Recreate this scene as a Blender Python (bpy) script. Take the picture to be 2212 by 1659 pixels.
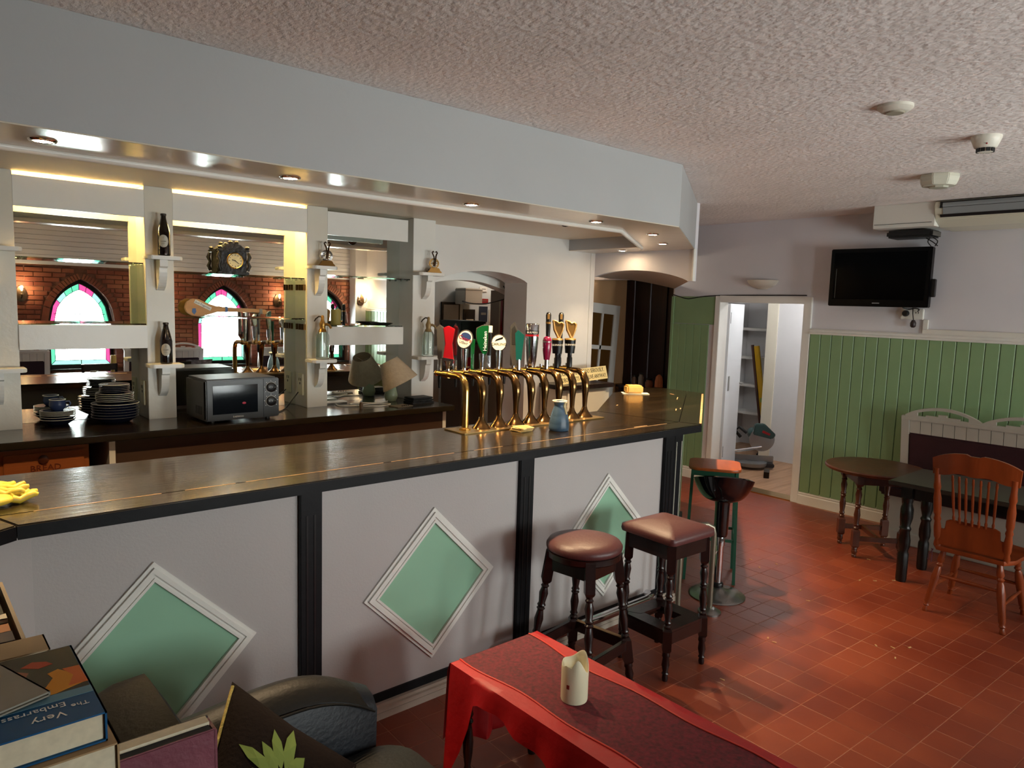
import bpy, bmesh, math, random
from mathutils import Matrix, Vector
random.seed(7)
PI = math.pi
for o in list(bpy.data.objects): bpy.data.objects.remove(o)
SC = bpy.context.scene
COL = SC.collection

# ------------------------------------------------------------------ camera, sky, exposure
CAM = (0.0, 0.0, 1.85)
cd = bpy.data.cameras.new('camera'); cam = bpy.data.objects.new('camera', cd); COL.objects.link(cam)
cd.sensor_fit = 'HORIZONTAL'; cd.sensor_width = 36; cd.lens = 1560.775 / 2212 * 36; cd.clip_start = .02
yaw, pitch, roll = (math.radians(a) for a in (48.76289, -6.24814, 1.74473))
fw = Vector((math.cos(pitch) * math.cos(yaw), math.cos(pitch) * math.sin(yaw), math.sin(pitch)))
r0 = fw.cross(Vector((0, 0, 1))).normalized(); u0 = r0.cross(fw)
rt = math.cos(roll) * r0 + math.sin(roll) * u0; up = -math.sin(roll) * r0 + math.cos(roll) * u0
mw = Matrix((rt, up, -fw)).transposed().to_4x4(); mw.translation = CAM
cam.matrix_world = mw
SC.camera = cam
SC.view_settings.view_transform = 'Standard'; SC.view_settings.look = 'None'
SC.view_settings.gamma = 1.0; SC.view_settings.use_curve_mapping = False
SC.view_settings.exposure = 1.05
W = bpy.data.worlds.new('sky'); SC.world = W; W.use_nodes = True
wn = W.node_tree; bg = wn.nodes['Background']
bg.inputs['Color'].default_value = (1.0, .96, .94, 1); bg.inputs['Strength'].default_value = 24.0
XW, YW, YM, YB, ZC, XL = 6.724, 4.86, 4.84, -2.32, 2.76, -2.6   # TV wall, back-bar wall, mirror face, brick wall, ceiling, left wall
WINX = (2.21, 4.25, 6.05)                              # centres of the pointed windows in the brick wall
for wx in WINX:                                                   # sky portals in the window openings
    ld = bpy.data.lights.new('window_portal', 'AREA'); ld.shape = 'RECTANGLE'; ld.size = .8; ld.size_y = 1.25
    ld.cycles.is_portal = True
    lo = bpy.data.objects.new('window_portal', ld); COL.objects.link(lo)
    lo.location = (wx, YB - .2, 1.4); lo.rotation_euler = (PI / 2, 0, 0)

# ------------------------------------------------------------------ materials
def lin(h):
    h = h.lstrip('#'); c = [int(h[i:i + 2], 16) / 255 for i in (0, 2, 4)]
    return tuple(x / 12.92 if x <= .04045 else ((x + .055) / 1.055) ** 2.4 for x in c) + (1,)
MC = {}
def M(name, col='#808080', rough=.5, metal=0., var=None, bump=None, spec=.5, coat=0, trans=0, emit=None, stretch=None, ior=1.45, col2=None, alpha=1):
    """procedural material; var=(scale, amount) noise in the colour, bump=(scale, strength) fine relief"""
    if name in MC: return MC[name]
    m = bpy.data.materials.new(name); m.use_nodes = True; nt = m.node_tree; N = nt.nodes; L = nt.links
    b = N['Principled BSDF']; c = lin(col)
    b.inputs['Base Color'].default_value = c; b.inputs['Roughness'].default_value = rough; b.inputs['Metallic'].default_value = metal
    b.inputs['Specular IOR Level'].default_value = spec; b.inputs['Coat Weight'].default_value = coat
    b.inputs['Coat Roughness'].default_value = .08
    b.inputs['Transmission Weight'].default_value = trans; b.inputs['IOR'].default_value = ior
    if emit: b.inputs['Emission Color'].default_value = lin(emit[0]); b.inputs['Emission Strength'].default_value = emit[1]
    if var or bump:
        tc = N.new('ShaderNodeTexCoord'); mp = N.new('ShaderNodeMapping'); L.new(tc.outputs['Object'], mp.inputs['Vector'])
        if stretch: mp.inputs['Scale'].default_value = stretch
    if var:
        nz = N.new('ShaderNodeTexNoise'); nz.inputs['Scale'].default_value = var[0]; nz.inputs['Detail'].default_value = 5
        L.new(mp.outputs[0], nz.inputs['Vector'])
        mx = N.new('ShaderNodeMix'); mx.data_type = 'RGBA'
        mx.inputs[6].default_value = tuple(x * (1 - var[1]) for x in c[:3]) + (1,)
        mx.inputs[7].default_value = lin(col2) if col2 else tuple(min(1, x * (1 + var[1])) for x in c[:3]) + (1,)
        mr = N.new('ShaderNodeMapRange'); mr.inputs[1].default_value = .3; mr.inputs[2].default_value = .7
        L.new(nz.outputs[0], mr.inputs[0]); L.new(mr.outputs[0], mx.inputs[0]); L.new(mx.outputs[2], b.inputs['Base Color'])
    if bump:
        n2 = N.new('ShaderNodeTexNoise'); n2.inputs['Scale'].default_value = bump[0]; n2.inputs['Detail'].default_value = 6
        L.new(mp.outputs[0], n2.inputs['Vector'])
        bp = N.new('ShaderNodeBump'); bp.inputs['Strength'].default_value = bump[1]; bp.inputs['Distance'].default_value = .02
        L.new(n2.outputs[0], bp.inputs['Height']); L.new(bp.outputs[0], b.inputs['Normal'])
    MC[name] = m
    return m
def tile_mat(name, cols, rough, bump=.15):
    """each tile or brick its own tone (Object Info random + noise in world position)"""
    m = bpy.data.materials.new(name); m.use_nodes = True; nt = m.node_tree; N = nt.nodes; L = nt.links; b = N['Principled BSDF']
    g = N.new('ShaderNodeNewGeometry'); nz = N.new('ShaderNodeTexNoise'); nz.inputs['Scale'].default_value = 2.2; nz.inputs['Detail'].default_value = 8
    L.new(g.outputs['Position'], nz.inputs['Vector'])
    oi = N.new('ShaderNodeObjectInfo'); ad = N.new('ShaderNodeMath'); ad.operation = 'MULTIPLY_ADD'; ad.inputs[1].default_value = .22
    L.new(oi.outputs['Random'], ad.inputs[0]); L.new(nz.outputs[0], ad.inputs[2])
    cr = N.new('ShaderNodeValToRGB'); cr.color_ramp.elements[0].position = .32; cr.color_ramp.elements[1].position = .85
    cr.color_ramp.elements[0].color = lin(cols[0]); cr.color_ramp.elements[1].color = lin(cols[-1])
    for i, c in enumerate(cols[1:-1]): cr.color_ramp.elements.new(.32 + .53 * (i + 1) / (len(cols) - 1)).color = lin(c)
    L.new(ad.outputs[0], cr.inputs[0]); L.new(cr.outputs[0], b.inputs['Base Color'])
    n2 = N.new('ShaderNodeTexNoise'); n2.inputs['Scale'].default_value = 40; L.new(g.outputs['Position'], n2.inputs['Vector'])
    bp = N.new('ShaderNodeBump'); bp.inputs['Strength'].default_value = bump; bp.inputs['Distance'].default_value = .004
    L.new(n2.outputs[0], bp.inputs['Height']); L.new(bp.outputs[0], b.inputs['Normal'])
    mr = N.new('ShaderNodeMapRange'); mr.inputs[3].default_value = rough - .08; mr.inputs[4].default_value = rough + .15
    L.new(nz.outputs[0], mr.inputs[0]); L.new(mr.outputs[0], b.inputs['Roughness'])
    MC[name] = m; return m
def pane_mat(name, col):
    m = bpy.data.materials.new(name); m.use_nodes = True; nt = m.node_tree; N = nt.nodes; L = nt.links
    N.remove(N['Principled BSDF']); out = N['Material Output']
    t = N.new('ShaderNodeBsdfTransparent'); t.inputs[0].default_value = col
    gl = N.new('ShaderNodeBsdfGlossy'); gl.inputs['Roughness'].default_value = .03
    fr = N.new('ShaderNodeFresnel'); fr.inputs[0].default_value = 1.45; mx = N.new('ShaderNodeMixShader')
    L.new(fr.outputs[0], mx.inputs[0]); L.new(t.outputs[0], mx.inputs[1]); L.new(gl.outputs[0], mx.inputs[2]); L.new(mx.outputs[0], out.inputs[0])
    MC[name] = m; return m

wallp = M('wall_paint', '#d3d1d6', .55, var=(1.5, .04), bump=(60, .05))
wallg = M('wall_gloss', '#dcdad6', .3, var=(2, .04))
ceilm = M('artex', '#e9e1de', .75, var=(3, .05), bump=(30, .5), stretch=(1.6, 1, 1))
bulkm = M('bulkhead_paint', '#a9abac', .5, var=(2, .03), bump=(40, .05))
soffm = M('soffit_gloss', '#cfc6b4', .16, bump=(9, .04), var=(2, .05))
cream = M('cream_gloss', '#cfcabd', .28, var=(4, .04), bump=(30, .05))
white = M('white_gloss', '#dedcd6', .3, var=(3, .04), bump=(25, .05))
green = M('green_paint', '#7f9c72', .42, var=(2, .07), bump=(30, .06))
greend = M('diamond_green', '#8fbb9f', .3, var=(2, .05))
barp = M('bar_panel', '#b0aaa8', .45, var=(1.2, .05), bump=(120, .06))
black = M('black_paint', '#08080c', .5, var=(6, .3), bump=(20, .08), spec=.25)
ctop = M('counter_varnish', '#191209', .18, var=(3, .35), bump=(14, .10), stretch=(.25, 5, 1), coat=.35, col2='#2a2013')
grout = M('grout', '#9c6a50', .8, var=(30, .2))
tile = tile_mat('quarry_tile', ('#662716', '#743019', '#82391c'), .40)
brickm = tile_mat('red_brick', ('#5a281d', '#83422e', '#9a5a40', '#ab7355'), .6, .6)
mortar = M('mortar', '#7a5344', .9, bump=(60, .4), var=(12, .2))
dkwood = M('dark_stained_wood', '#1d0d0b', .26, var=(7, .4), bump=(25, .06), stretch=(1, 1, .2))
midwood = M('brown_wood', '#4a2413', .35, var=(9, .3), bump=(25, .08), stretch=(1, 1, .3))
oak = M('golden_oak', '#733112', .3, var=(8, .3), bump=(20, .06), stretch=(1, 1, .25))
maroon = M('maroon_vinyl', '#4f2a29', .42, var=(5, .12), bump=(60, .08))
bench_red = M('bench_upholstery', '#2c0d14', .6, var=(5, .2), bump=(80, .15))
brass = M('brass', '#c9a25a', .2, 1., var=(8, .12))
brassd = M('aged_brass', '#7a5d3a', .2, 1., var=(9, .2))
chrome = M('chrome', '#c9c9cc', .1, 1.)
steel = M('brushed_steel', '#9b9a98', .28, 1., bump=(60, .05))
blackp = M('black_plastic', '#0a0a0b', .35)
blackg = M('black_gloss', '#08070a', .12, coat=.5)
grey = M('grey_plastic', '#4d4a45', .4)
whitep = M('white_plastic', '#d9d7cf', .4)
tvblk = M('tv_bezel', '#020203', .3, spec=.15)
screen = M('screen', '#010102', .2, spec=.06)
brown = M('hardboard', '#3c2614', .55, var=(3, .12))
paper = M('paper', '#d8cfb4', .8, var=(60, .08))
mirrorm = M('mirror_silver', '#eef4f1', .004, 1.)
glass = M('shelf_glass', '#d2f0e6', .02, trans=1., ior=1.45)
bglass = M('bottle_glass', '#0c0505', .08, coat=.4)
clearg = M('clear_glass', '#e9f2ee', .02, trans=1.)
rope = M('gold_cord', '#b49b4c', .6, bump=(80, .6))

# ------------------------------------------------------------------ mesh builder
TM = {}
class B:
    def __init__(s): s.v = []; s.f = []
    def add(s, vs, fs):
        n = len(s.v); s.v += [tuple(v) for v in vs]; s.f += [tuple(i + n for i in f) for f in fs]; return s
    def hexa(s, p):       # 8 points: bottom 4 ccw, top 4 ccw
        return s.add(p, [(3, 2, 1, 0), (4, 5, 6, 7), (0, 1, 5, 4), (1, 2, 6, 5), (2, 3, 7, 6), (3, 0, 4, 7)])
    def box(s, x0, x1, y0, y1, z0, z1, m=None):
        p = [Vector(q) for q in ((x0, y0, z0), (x1, y0, z0), (x1, y1, z0), (x0, y1, z0), (x0, y0, z1), (x1, y0, z1), (x1, y1, z1), (x0, y1, z1))]
        if m: p = [m @ q for q in p]
        return s.hexa(p)
    def cbox(s, c, d, m=None):
        q = Matrix.Translation(c) @ (m.to_4x4() if m else Matrix())
        return s.box(-d[0] / 2, d[0] / 2, -d[1] / 2, d[1] / 2, -d[2] / 2, d[2] / 2, q)
    def prism(s, poly, ax, a, b, m=None):
        f = {'z': lambda p, t: (p[0], p[1], t), 'y': lambda p, t: (p[0], t, p[1]), 'x': lambda p, t: (t, p[0], p[1])}[ax]
        n = len(poly); vs = [Vector(f(p, a)) for p in poly] + [Vector(f(p, b)) for p in poly]
        if m: vs = [m @ v for v in vs]
        return s.add(vs, [tuple(range(n - 1, -1, -1)), tuple(range(n, 2 * n))] + [(i, (i + 1) % n, n + (i + 1) % n, n + i) for i in range(n)])
    def lathe(s, prof, c=(0, 0, 0), m=None, seg=20, cap=True):
        q = Matrix.Translation(c) @ (m.to_4x4() if m else Matrix()); vs = []; fs = []
        for r, h in prof:
            for k in range(seg):
                a = 2 * PI * k / seg; vs.append(q @ Vector((r * math.cos(a), r * math.sin(a), h)))
        for i in range(len(prof) - 1):
            for k in range(seg):
                k2 = (k + 1) % seg; fs.append((i * seg + k, i * seg + k2, (i + 1) * seg + k2, (i + 1) * seg + k))
        if cap:
            if prof[0][0] > 1e-5: fs.append(tuple(range(seg - 1, -1, -1)))
            if prof[-1][0] > 1e-5: fs.append(tuple(range((len(prof) - 1) * seg, len(prof) * seg)))
        return s.add(vs, fs)
    def rod(s, a, b, r, r2=None, seg=12):
        a = Vector(a); b = Vector(b); d = b - a
        return s.lathe([(r, 0), (r if r2 is None else r2, d.length)], a, d.to_track_quat('Z', 'Y').to_matrix(), seg)
    def turned(s, a, b, prof, seg=14):   # turned leg from a to b; prof (radius, fraction)
        a = Vector(a); b = Vector(b); d = b - a
        return s.lathe([(r, t * d.length) for r, t in prof], a, d.to_track_quat('Z', 'Y').to_matrix(), seg)
    def tube(s, pts, r, seg=8, closed=False):
        pts = [Vector(p) for p in pts]; n = len(pts); vs = []; fs = []; nrm = None
        for i, p in enumerate(pts):
            a = pts[(i - 1) % n] if (i or closed) else p; b = pts[(i + 1) % n] if (i < n - 1 or closed) else p
            t = (b - a).normalized()
            if nrm is None: nrm = t.orthogonal().normalized()
            nrm = (nrm - t * nrm.dot(t)).normalized(); bn = t.cross(nrm)
            rr = r[i] if isinstance(r, (list, tuple)) else r
            for k in range(seg):
                an = 2 * PI * k / seg; vs.append(p + nrm * (rr * math.cos(an)) + bn * (rr * math.sin(an)))
        for i in range(n if closed else n - 1):
            j = (i + 1) % n
            for k in range(seg):
                k2 = (k + 1) % seg; fs.append((i * seg + k, i * seg + k2, j * seg + k2, j * seg + k))
        if not closed: fs += [tuple(range(seg - 1, -1, -1)), tuple(range((n - 1) * seg, n * seg))]
        return s.add(vs, fs)
    def ball(s, c, r, seg=16, m=None):
        r = r if isinstance(r, (tuple, list)) else (r, r, r); k = seg // 2
        q = Matrix.Translation(c) @ (m.to_4x4() if m else Matrix()) @ Matrix.Diagonal((*r, 1))
        return s.lathe([(max(1e-4, math.sin(PI * i / k)), -math.cos(PI * i / k)) for i in range(k + 1)], (0, 0, 0), None, seg) if False else s._ball(q, seg, k)
    def _ball(s, q, seg, k):
        t = B().lathe([(max(1e-4, math.sin(PI * i / k)), -math.cos(PI * i / k)) for i in range(k + 1)], seg=seg)
        return s.add([q @ Vector(v) for v in t.v], t.f)
    def build(s, name, mat, parent=None, smooth=None, bevel=0, world=False, kind=None, label=None):
        me = bpy.data.meshes.new(name); vs = s.v
        if world and parent is not None:
            q = TM[parent].inverted(); vs = [tuple(q @ Vector(v)) for v in vs]
        me.from_pydata(vs, [], s.f)
        if bevel:
            bm = bmesh.new(); bm.from_mesh(me); bmesh.ops.remove_doubles(bm, verts=bm.verts, dist=1e-5)
            eds = [e for e in bm.edges if len(e.link_faces) == 2 and e.calc_face_angle(0) > .6]
            bmesh.ops.bevel(bm, geom=eds, offset=bevel, segments=2, affect='EDGES', clamp_overlap=True)
            bm.to_mesh(me); bm.free()
        if smooth is not None:
            for p in me.polygons: p.use_smooth = True
            me.set_sharp_from_angle(angle=math.radians(smooth))
        for mm in (mat if isinstance(mat, (list, tuple)) else [mat]): me.materials.append(mm)
        o = bpy.data.objects.new(name, me); COL.objects.link(o)
        if parent is not None: o.parent = parent; TM[o] = TM[parent]
        else: TM[o] = Matrix()
        if kind: o['kind'] = kind
        if label: o['label'] = label
        return o
def tag(o, label, cat, group=None):
    o['label'] = label; o['category'] = cat
    if group: o['group'] = group
    return o
def thing(name, label, cat, loc=(0, 0, 0), rz=0, group=None):
    o = bpy.data.objects.new(name, None); COL.objects.link(o); o.empty_display_size = .05
    o.location = loc; o.rotation_euler = (0, 0, rz); TM[o] = Matrix.Translation(loc) @ Matrix.Rotation(rz, 4, 'Z')
    return tag(o, label, cat, group)
def struct(name, b, mat, smooth=None, bevel=0):
    return b.build(name, mat, None, smooth, bevel, kind='structure')
def RX(a): return Matrix.Rotation(a, 4, 'X')
def RY(a): return Matrix.Rotation(a, 4, 'Y')
def RZ(a): return Matrix.Rotation(a, 4, 'Z')
def text(s, size, m, mat, parent, world=True, ex=.0006, name='lettering', align='CENTER', squash=1):
    """flat lettering; m places it (text in local XY, facing +Z)"""
    cu = bpy.data.curves.new(name, 'FONT'); cu.body = s; cu.size = size; cu.extrude = ex; cu.align_x = align; cu.align_y = 'CENTER'; cu.resolution_u = 2
    t = bpy.data.objects.new('tmp', cu); COL.objects.link(t)
    me = bpy.data.meshes.new_from_object(t.evaluated_get(bpy.context.evaluated_depsgraph_get()))
    bpy.data.objects.remove(t); bpy.data.curves.remove(cu)
    q = m @ Matrix.Diagonal((squash, 1, 1, 1))
    if world and parent is not None: q = TM[parent].inverted() @ q
    me.transform(q); me.materials.clear(); me.materials.append(mat); me.name = name
    o = bpy.data.objects.new(name, me); COL.objects.link(o); o.parent = parent; TM[o] = TM.get(parent, Matrix())
    return o
def FACE(p, yaw_, tilt=0):
    """frame at p whose +Z (text normal) points along heading yaw_ (radians, 0 = +X) and up stays up"""
    return Matrix.Translation(p) @ RZ(yaw_ + PI / 2) @ RX(PI / 2 - tilt)
def copy_tree(o, loc, rz, label=None):
    r = o.copy(); COL.objects.link(r); r.location = loc; r.rotation_euler = (0, 0, rz)
    if label: r['label'] = label
    for ch in o.children:
        c = ch.copy(); COL.objects.link(c); c.parent = r
        for g in ch.children:
            d = g.copy(); COL.objects.link(d); d.parent = c
    return r
def light(kind, name, parent, loc, energy, col, size=.03, rot=None, cone=None, blend=.4):
    ld = bpy.data.lights.new(name, kind); ld.energy = energy; ld.color = col
    if kind == 'AREA': ld.size = size
    else: ld.shadow_soft_size = size
    if kind == 'SPOT': ld.spot_size = cone; ld.spot_blend = blend
    o = bpy.data.objects.new(name, ld); COL.objects.link(o); o.parent = parent; o.location = loc
    if rot: o.rotation_euler = rot
    return o

# ------------------------------------------------------------------ the setting
def wall_strips(b, us, zb, zt, lo, hi, f):
    """vertical strips of a wall: between us the wall runs from zb(u) to zt(u); f(u, depth, z) -> world"""
    for u0_, u1_ in zip(us[:-1], us[1:]):
        b.hexa([f(u0_, lo, zb(u0_)), f(u1_, lo, zb(u1_)), f(u1_, hi, zb(u1_)), f(u0_, hi, zb(u0_)),
                f(u0_, lo, zt(u0_)), f(u1_, lo, zt(u1_)), f(u1_, hi, zt(u1_)), f(u0_, hi, zt(u0_))])
fy = lambda u, d, z: Vector((u, d, z)); fx = lambda u, d, z: Vector((d, u, z))
def const(z): return lambda u: z

# floor: quarry tiles, 300 as pieces, the rest joined
fl = struct('floor', B().box(XL, XW, YB, YW + .3, -.08, -.0012), grout)
TA = math.radians(-2.6); TX, TY, TG = .1535, .158, .0024
def tile_at(i, j): 
    x, y = i * TX, j * TY
    return (x * math.cos(TA) - y * math.sin(TA), x * math.sin(TA) + y * math.cos(TA))
def tile_geo(b, m):
    a, c, e = TX / 2 - TG / 2, TY / 2 - TG / 2, .0018
    v = [(-a, -c, -.02), (a, -c, -.02), (a, c, -.02), (-a, c, -.02), (-a, -c, -.0006), (a, -c, -.0006), (a, c, -.0006), (-a, c, -.0006),
         (-a + e, -c + e, 0), (a - e, -c + e, 0), (a - e, c - e, 0), (-a + e, c - e, 0)]
    fs = [(8, 9, 10, 11)] + [(k, (k + 1) % 4, 4 + (k + 1) % 4, 4 + k) for k in range(4)] + [(4 + k, 4 + (k + 1) % 4, 8 + (k + 1) % 4, 8 + k) for k in range(4)]
    return b.add([m @ Vector(q) for q in v], fs)
tile_me = None; near = []; rest = B()
Rinv = mw.inverted()
for i in range(-22, 50):
    for j in range(-20, 40):
        x, y = tile_at(i, j)
        if not (XL + .06 < x < XW - .06 and YB + .06 < y < YW + .06): continue
        q = Rinv @ Vector((x, y, 0)); vis = False
        if q.z < -.3:
            px_ = 1106 - 1560.8 * q.x / q.z * 1; py_ = 829.5 + 1560.8 * q.y / q.z
            bar_y = 2.6 if x < 3.78 else 2.6 + (x - 3.78) * .65
            vis = -40 < px_ < 2250 and py_ < 1700 and y < bar_y
            if x < 2.05 and y < 2.2: vis = False
        near.append((-q.z if vis else 99 + len(near), x, y))
near.sort()
m0 = RZ(TA)
for k, (d, x, y) in enumerate(near):
    jit = random.uniform(-.0008, .0006)
    if k < 300 and d < 90:
        if tile_me is None:
            t0 = tile_geo(B(), m0).build('floor_tile', tile, fl); tile_me = t0.data
            t0.location = (x, y, jit)
        else:
            t0 = bpy.data.objects.new('floor_tile', tile_me); COL.objects.link(t0); t0.parent = fl; t0.location = (x, y, jit)
    else: tile_geo(rest, Matrix.Translation((x, y, jit)) @ m0)
rest.build('floor_tiles', tile, fl, kind='stuff')

struct('ceiling', B().box(XL, XW, YB, YW + .3, ZC, ZC + .1), ceilm)
struct('wall_left', B().box(XL - .15, XL, YB - .3, YW + .3, -.1, ZC), wallp)

# bulkhead over the bar with its raised recess
bulk = struct('ceiling_bulkhead', B().prism([(XL, 2.832), (3.853, 2.832), (5.29, 3.715), (5.29, YW), (4.92, YW), (4.92, 4.0), (3.78, 3.26), (XL, 3.26)], 'z', 2.376, ZC - .001), bulkm)
B().prism([(XL, 2.834), (3.852, 2.834), (5.288, 3.717), (5.288, YW), (4.921, YW), (4.921, 4.0), (3.78, 3.261), (XL, 3.261)], 'z', 2.371, 2.377).build('soffit_board', soffm, bulk)
B().tube([(XL, 3.25, 2.366), (3.775, 3.25, 2.366), (4.91, 3.988, 2.366)], .017, 10).build('bead_moulding', white, bulk, 60)
struct('ceiling_recess', B().prism([(XL, 3.25), (3.785, 3.25), (4.93, 3.99), (4.93, YW), (XL, YW)], 'z', 2.474, 2.52), M('recess_ceiling', '#d8cfba', .45, bump=(15, .05)))

# wall behind the bar with its arched opening
AX0, AX1 = 3.40, 4.405
def arch1(u):
    t = (u - AX0) / (AX1 - AX0); return 2.02 + .03 * t + .095 * (1 - (2 * t - 1) ** 2) ** .8 if 0 <= t <= 1 else 2.02
b = B(); b.box(XL, AX0, YW, 5.17, 0, ZC); b.box(AX1, 5.29, YW, 5.17, 0, ZC)
us = [AX0 + (AX1 - AX0) * i / 24 for i in range(25)]
wall_strips(b, us, arch1, const(ZC), YW, 5.17, fy)
wb = struct('wall_back', b, wallg)
B().box(5.225, 5.232, YW - .006, YW + .001, 0, 2.376).build('joint_strip', white, wb)
# hanging header with the second arch, and the splayed soffit behind it
HY0, HY1 = 3.715, YW
def arch2(y):
    t = (y - 3.777) / (4.861 - 3.777)
    return 2.10 if t < 0 else 2.105 + .042 * t + .075 * max(0, 1 - (2 * t - 1) ** 2) ** .85
us = [3.715, 3.776] + [3.777 + (4.86 - 3.777) * i / 24 for i in range(25)]
b = B(); wall_strips(b, us, arch2, const(2.376), 5.29, 5.33, fx); b.box(5.29, 5.33, HY0, YW, 2.375, ZC)
hd = struct('wall_arch_header', b, wallp)
B().box(5.262, 5.292, 3.70, 3.712, 2.10, 2.372).build('edge_strip', white, hd)
n = 24; near_c = [Vector((5.33, y, arch2(y))) for y in [3.777 + (4.86 - 3.777) * i / n for i in range(n + 1)]]
far_c = [Vector((6.72, 4.96 + .95 * i / n, 2.085 + .115 * math.sin(PI / 2 * i / n))) for i in range(n + 1)]
b = B(); vs = near_c + far_c + [v + Vector((0, 0, .05)) for v in near_c + far_c]; k = n + 1
b.add(vs, [(i, i + 1, k + i + 1, k + i) for i in range(n)] + [(2 * k + i, 3 * k + i, 3 * k + i + 1, 2 * k + i + 1) for i in range(n)] + [(k + i, k + i + 1, 3 * k + i + 1, 3 * k + i) for i in range(n)])
struct('ceiling_arch_soffit', b, M('soffit_plaster', '#b7aaa0', .6, bump=(20, .1)), 60)
# passage behind the second arch
pan = M('beige_board', '#d3a87c', .5, var=(2, .06)); maho = M('mahogany', '#24090a', .4, var=(4, .4), bump=(20, .1), stretch=(6, 6, .4))
struct('wall_passage_left', B().box(5.29, 7.5, 6.2, 6.3, 0, ZC), pan)
b = B()
for i in range(9): b.box(7.38 + .02 * (i % 2), 7.42 + .02 * (i % 2), 6.2 - .13 * i - .128, 6.2 - .13 * i, 0, ZC)
struct('wall_passage_end', b, maho)
struct('wall_kitchen_side', B().box(5.15, 5.29, 5.17, 6.2, 0, ZC), wallp)
struct('ceiling_passage_back', B().box(5.0, 7.5, 4.9, 6.3, 2.4, 2.45), maho)
struct('wall_passage_over', B().box(5.29, 6.9, 5.08, 5.17, 2.40, ZC), maho)
struct('floor_passage', B().box(5.29, 7.5, YW, 6.3, -.06, -.004), grout)
# kitchen beyond the first arch
kw = M('kitchen_wall', '#c9cfd0', .5, var=(2, .04))
struct('wall_kitchen_back', B().box(2.2, 7.4, 7.02, 7.12, 0, ZC), kw)
struct('wall_kitchen_left', B().box(2.2, 2.3, 5.17, 7.02, 0, ZC), kw)
struct('wall_kitchen_right', B().box(7.3, 7.4, 6.25, 7.1, 0, ZC), kw)
struct('ceiling_kitchen', B().box(2.2, 7.4, 5.17, 7.1, 2.6, 2.7), kw)
struct('floor_kitchen', B().box(2.2, 7.4, 5.17, 7.1, -.06, -.004), grout)
struct('wall_kitchen_screen', B().box(5.02, 5.12, 5.6, 6.12, 0, 2.0), M('kitchen_beige', '#a89a8a', .6))
b = B(); nb = 20
bu = [(3.30 + (4.62 - 3.30) * i / nb) for i in range(nb + 1)]
bl = lambda u: 2.06 - .105 * ((u - 4.02) / .6) ** 2 - .03 * max(0, (u - 4.2))
wall_strips(b, bu, bl, lambda u: bl(u) + .105, 5.28, 5.42, fy)
struct('trim_arch_beam', b, M('arch_white', '#f2f2ec', .4))

# TV wall with doorway, boards, rail and skirting
DY0, DY1, DZ = 3.423, 4.35, 1.945
b = B(); b.box(XW, XW + .14, YB, DY0 - .03, 0, ZC); b.box(XW, XW + .14, DY1 + .03, 4.96, 0, ZC); b.box(XW, XW + .14, DY0 - .03, DY1 + .03, DZ + .03, ZC)
b.box(XW, XW + .14, 4.96, 6.2, 2.19, ZC)
wr = struct('wall_right', b, wallp)
y = 3.345; k = 0
while y > YB + .2:
    o = B().prism([(y - .1045, .0), (y, .0), (y, 1.0)], 'x', 0, 0) if False else B()
    e = .004
    o.prism([(XW - .014, y - .102), (XW - .018, y - .098), (XW - .018, y - .006), (XW - .014, y - .002), (XW + .001, y - .002), (XW + .001, y - .102)], 'z', .12, 1.66)
    o.build('wainscot_board', green, wr); y -= .1047
for yy in (4.955, 4.86, 4.765, 4.67, 4.575, 4.48):
    if yy - .09 < 4.41: break
    B().prism([(XW - .010, yy - .093), (XW - .012, yy - .09), (XW - .012, yy - .004), (XW - .010, yy - .001), (XW + .001, yy - .001), (XW + .001, yy - .093)], 'z', .1, 1.70).build('wainscot_board', green, wr)
B().box(XW - .010, XW + .001, 4.415, 4.955, 1.705, 2.0).build('wainscot_top_panel', green, wr)
B().box(XW - .02, XW + .145, 4.945, 4.975, 0, 2.0).build('corner_strip', green, wr)
B().prism([(XW, 1.655), (XW - .03, 1.66), (XW - .034, 1.675), (XW - .02, 1.685), (XW - .028, 1.70), (XW - .018, 1.712), (XW, 1.712)], 'y', YB + .25, 3.35).build('dado_rail', white, wr, 40)
sk = [(XW, 0), (XW - .022, 0), (XW - .022, .085), (XW - .014, .092), (XW - .018, .105), (XW - .010, .128), (XW, .128)]
b = B().prism(sk, 'y', 2.42, 3.35); b.prism(sk, 'y', 4.41, 4.94); struct('baseboard_right', b, white)
# door frame, open leaf
b = B(); A = .085
b.box(XW - .022, XW + .16, DY0 - .075, DY0, 0, DZ + .065); b.box(XW - .022, XW + .14, DY1, DY1 + .062, 0, DZ + .065); b.box(XW - .022, XW + .16, DY0, DY1, DZ, DZ + .065)
dr = struct('trim_door_frame', b, white, bevel=.004)
dl = struct('door_1', B().box(0, .80, -.02, .02, .01, DZ - .01, Matrix.Translation((XW + .165, DY1 + .012, 0)) @ RZ(math.radians(21))), M('door_white', '#e4e8ec', .35))
dm = Matrix.Translation((XW + .165, DY1 + .012, 0)) @ RZ(math.radians(21))
for z in (.25, 1.72): B().box(.0, .012, -.024, -.02, z, z + .12, dm @ Matrix.Translation((.04, 0, 0))).build('hinge', steel, dl)
B().box(.10, .16, -.026, -.018, .98, 1.14, dm).build('latch_plate', steel, dl)
lv = B(); lv.rod(dm @ Vector((.72, -.03, 1.02)), dm @ Vector((.72, -.07, 1.02)), .009); lv.rod(dm @ Vector((.72, -.07, 1.02)), dm @ Vector((.62, -.07, 1.02)), .008); lv.build('door_handle', steel, dl)
B().box(XW - .02, XW + .16, DY0, DY1, -.004, .012).build('threshold', brass, dr)
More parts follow.
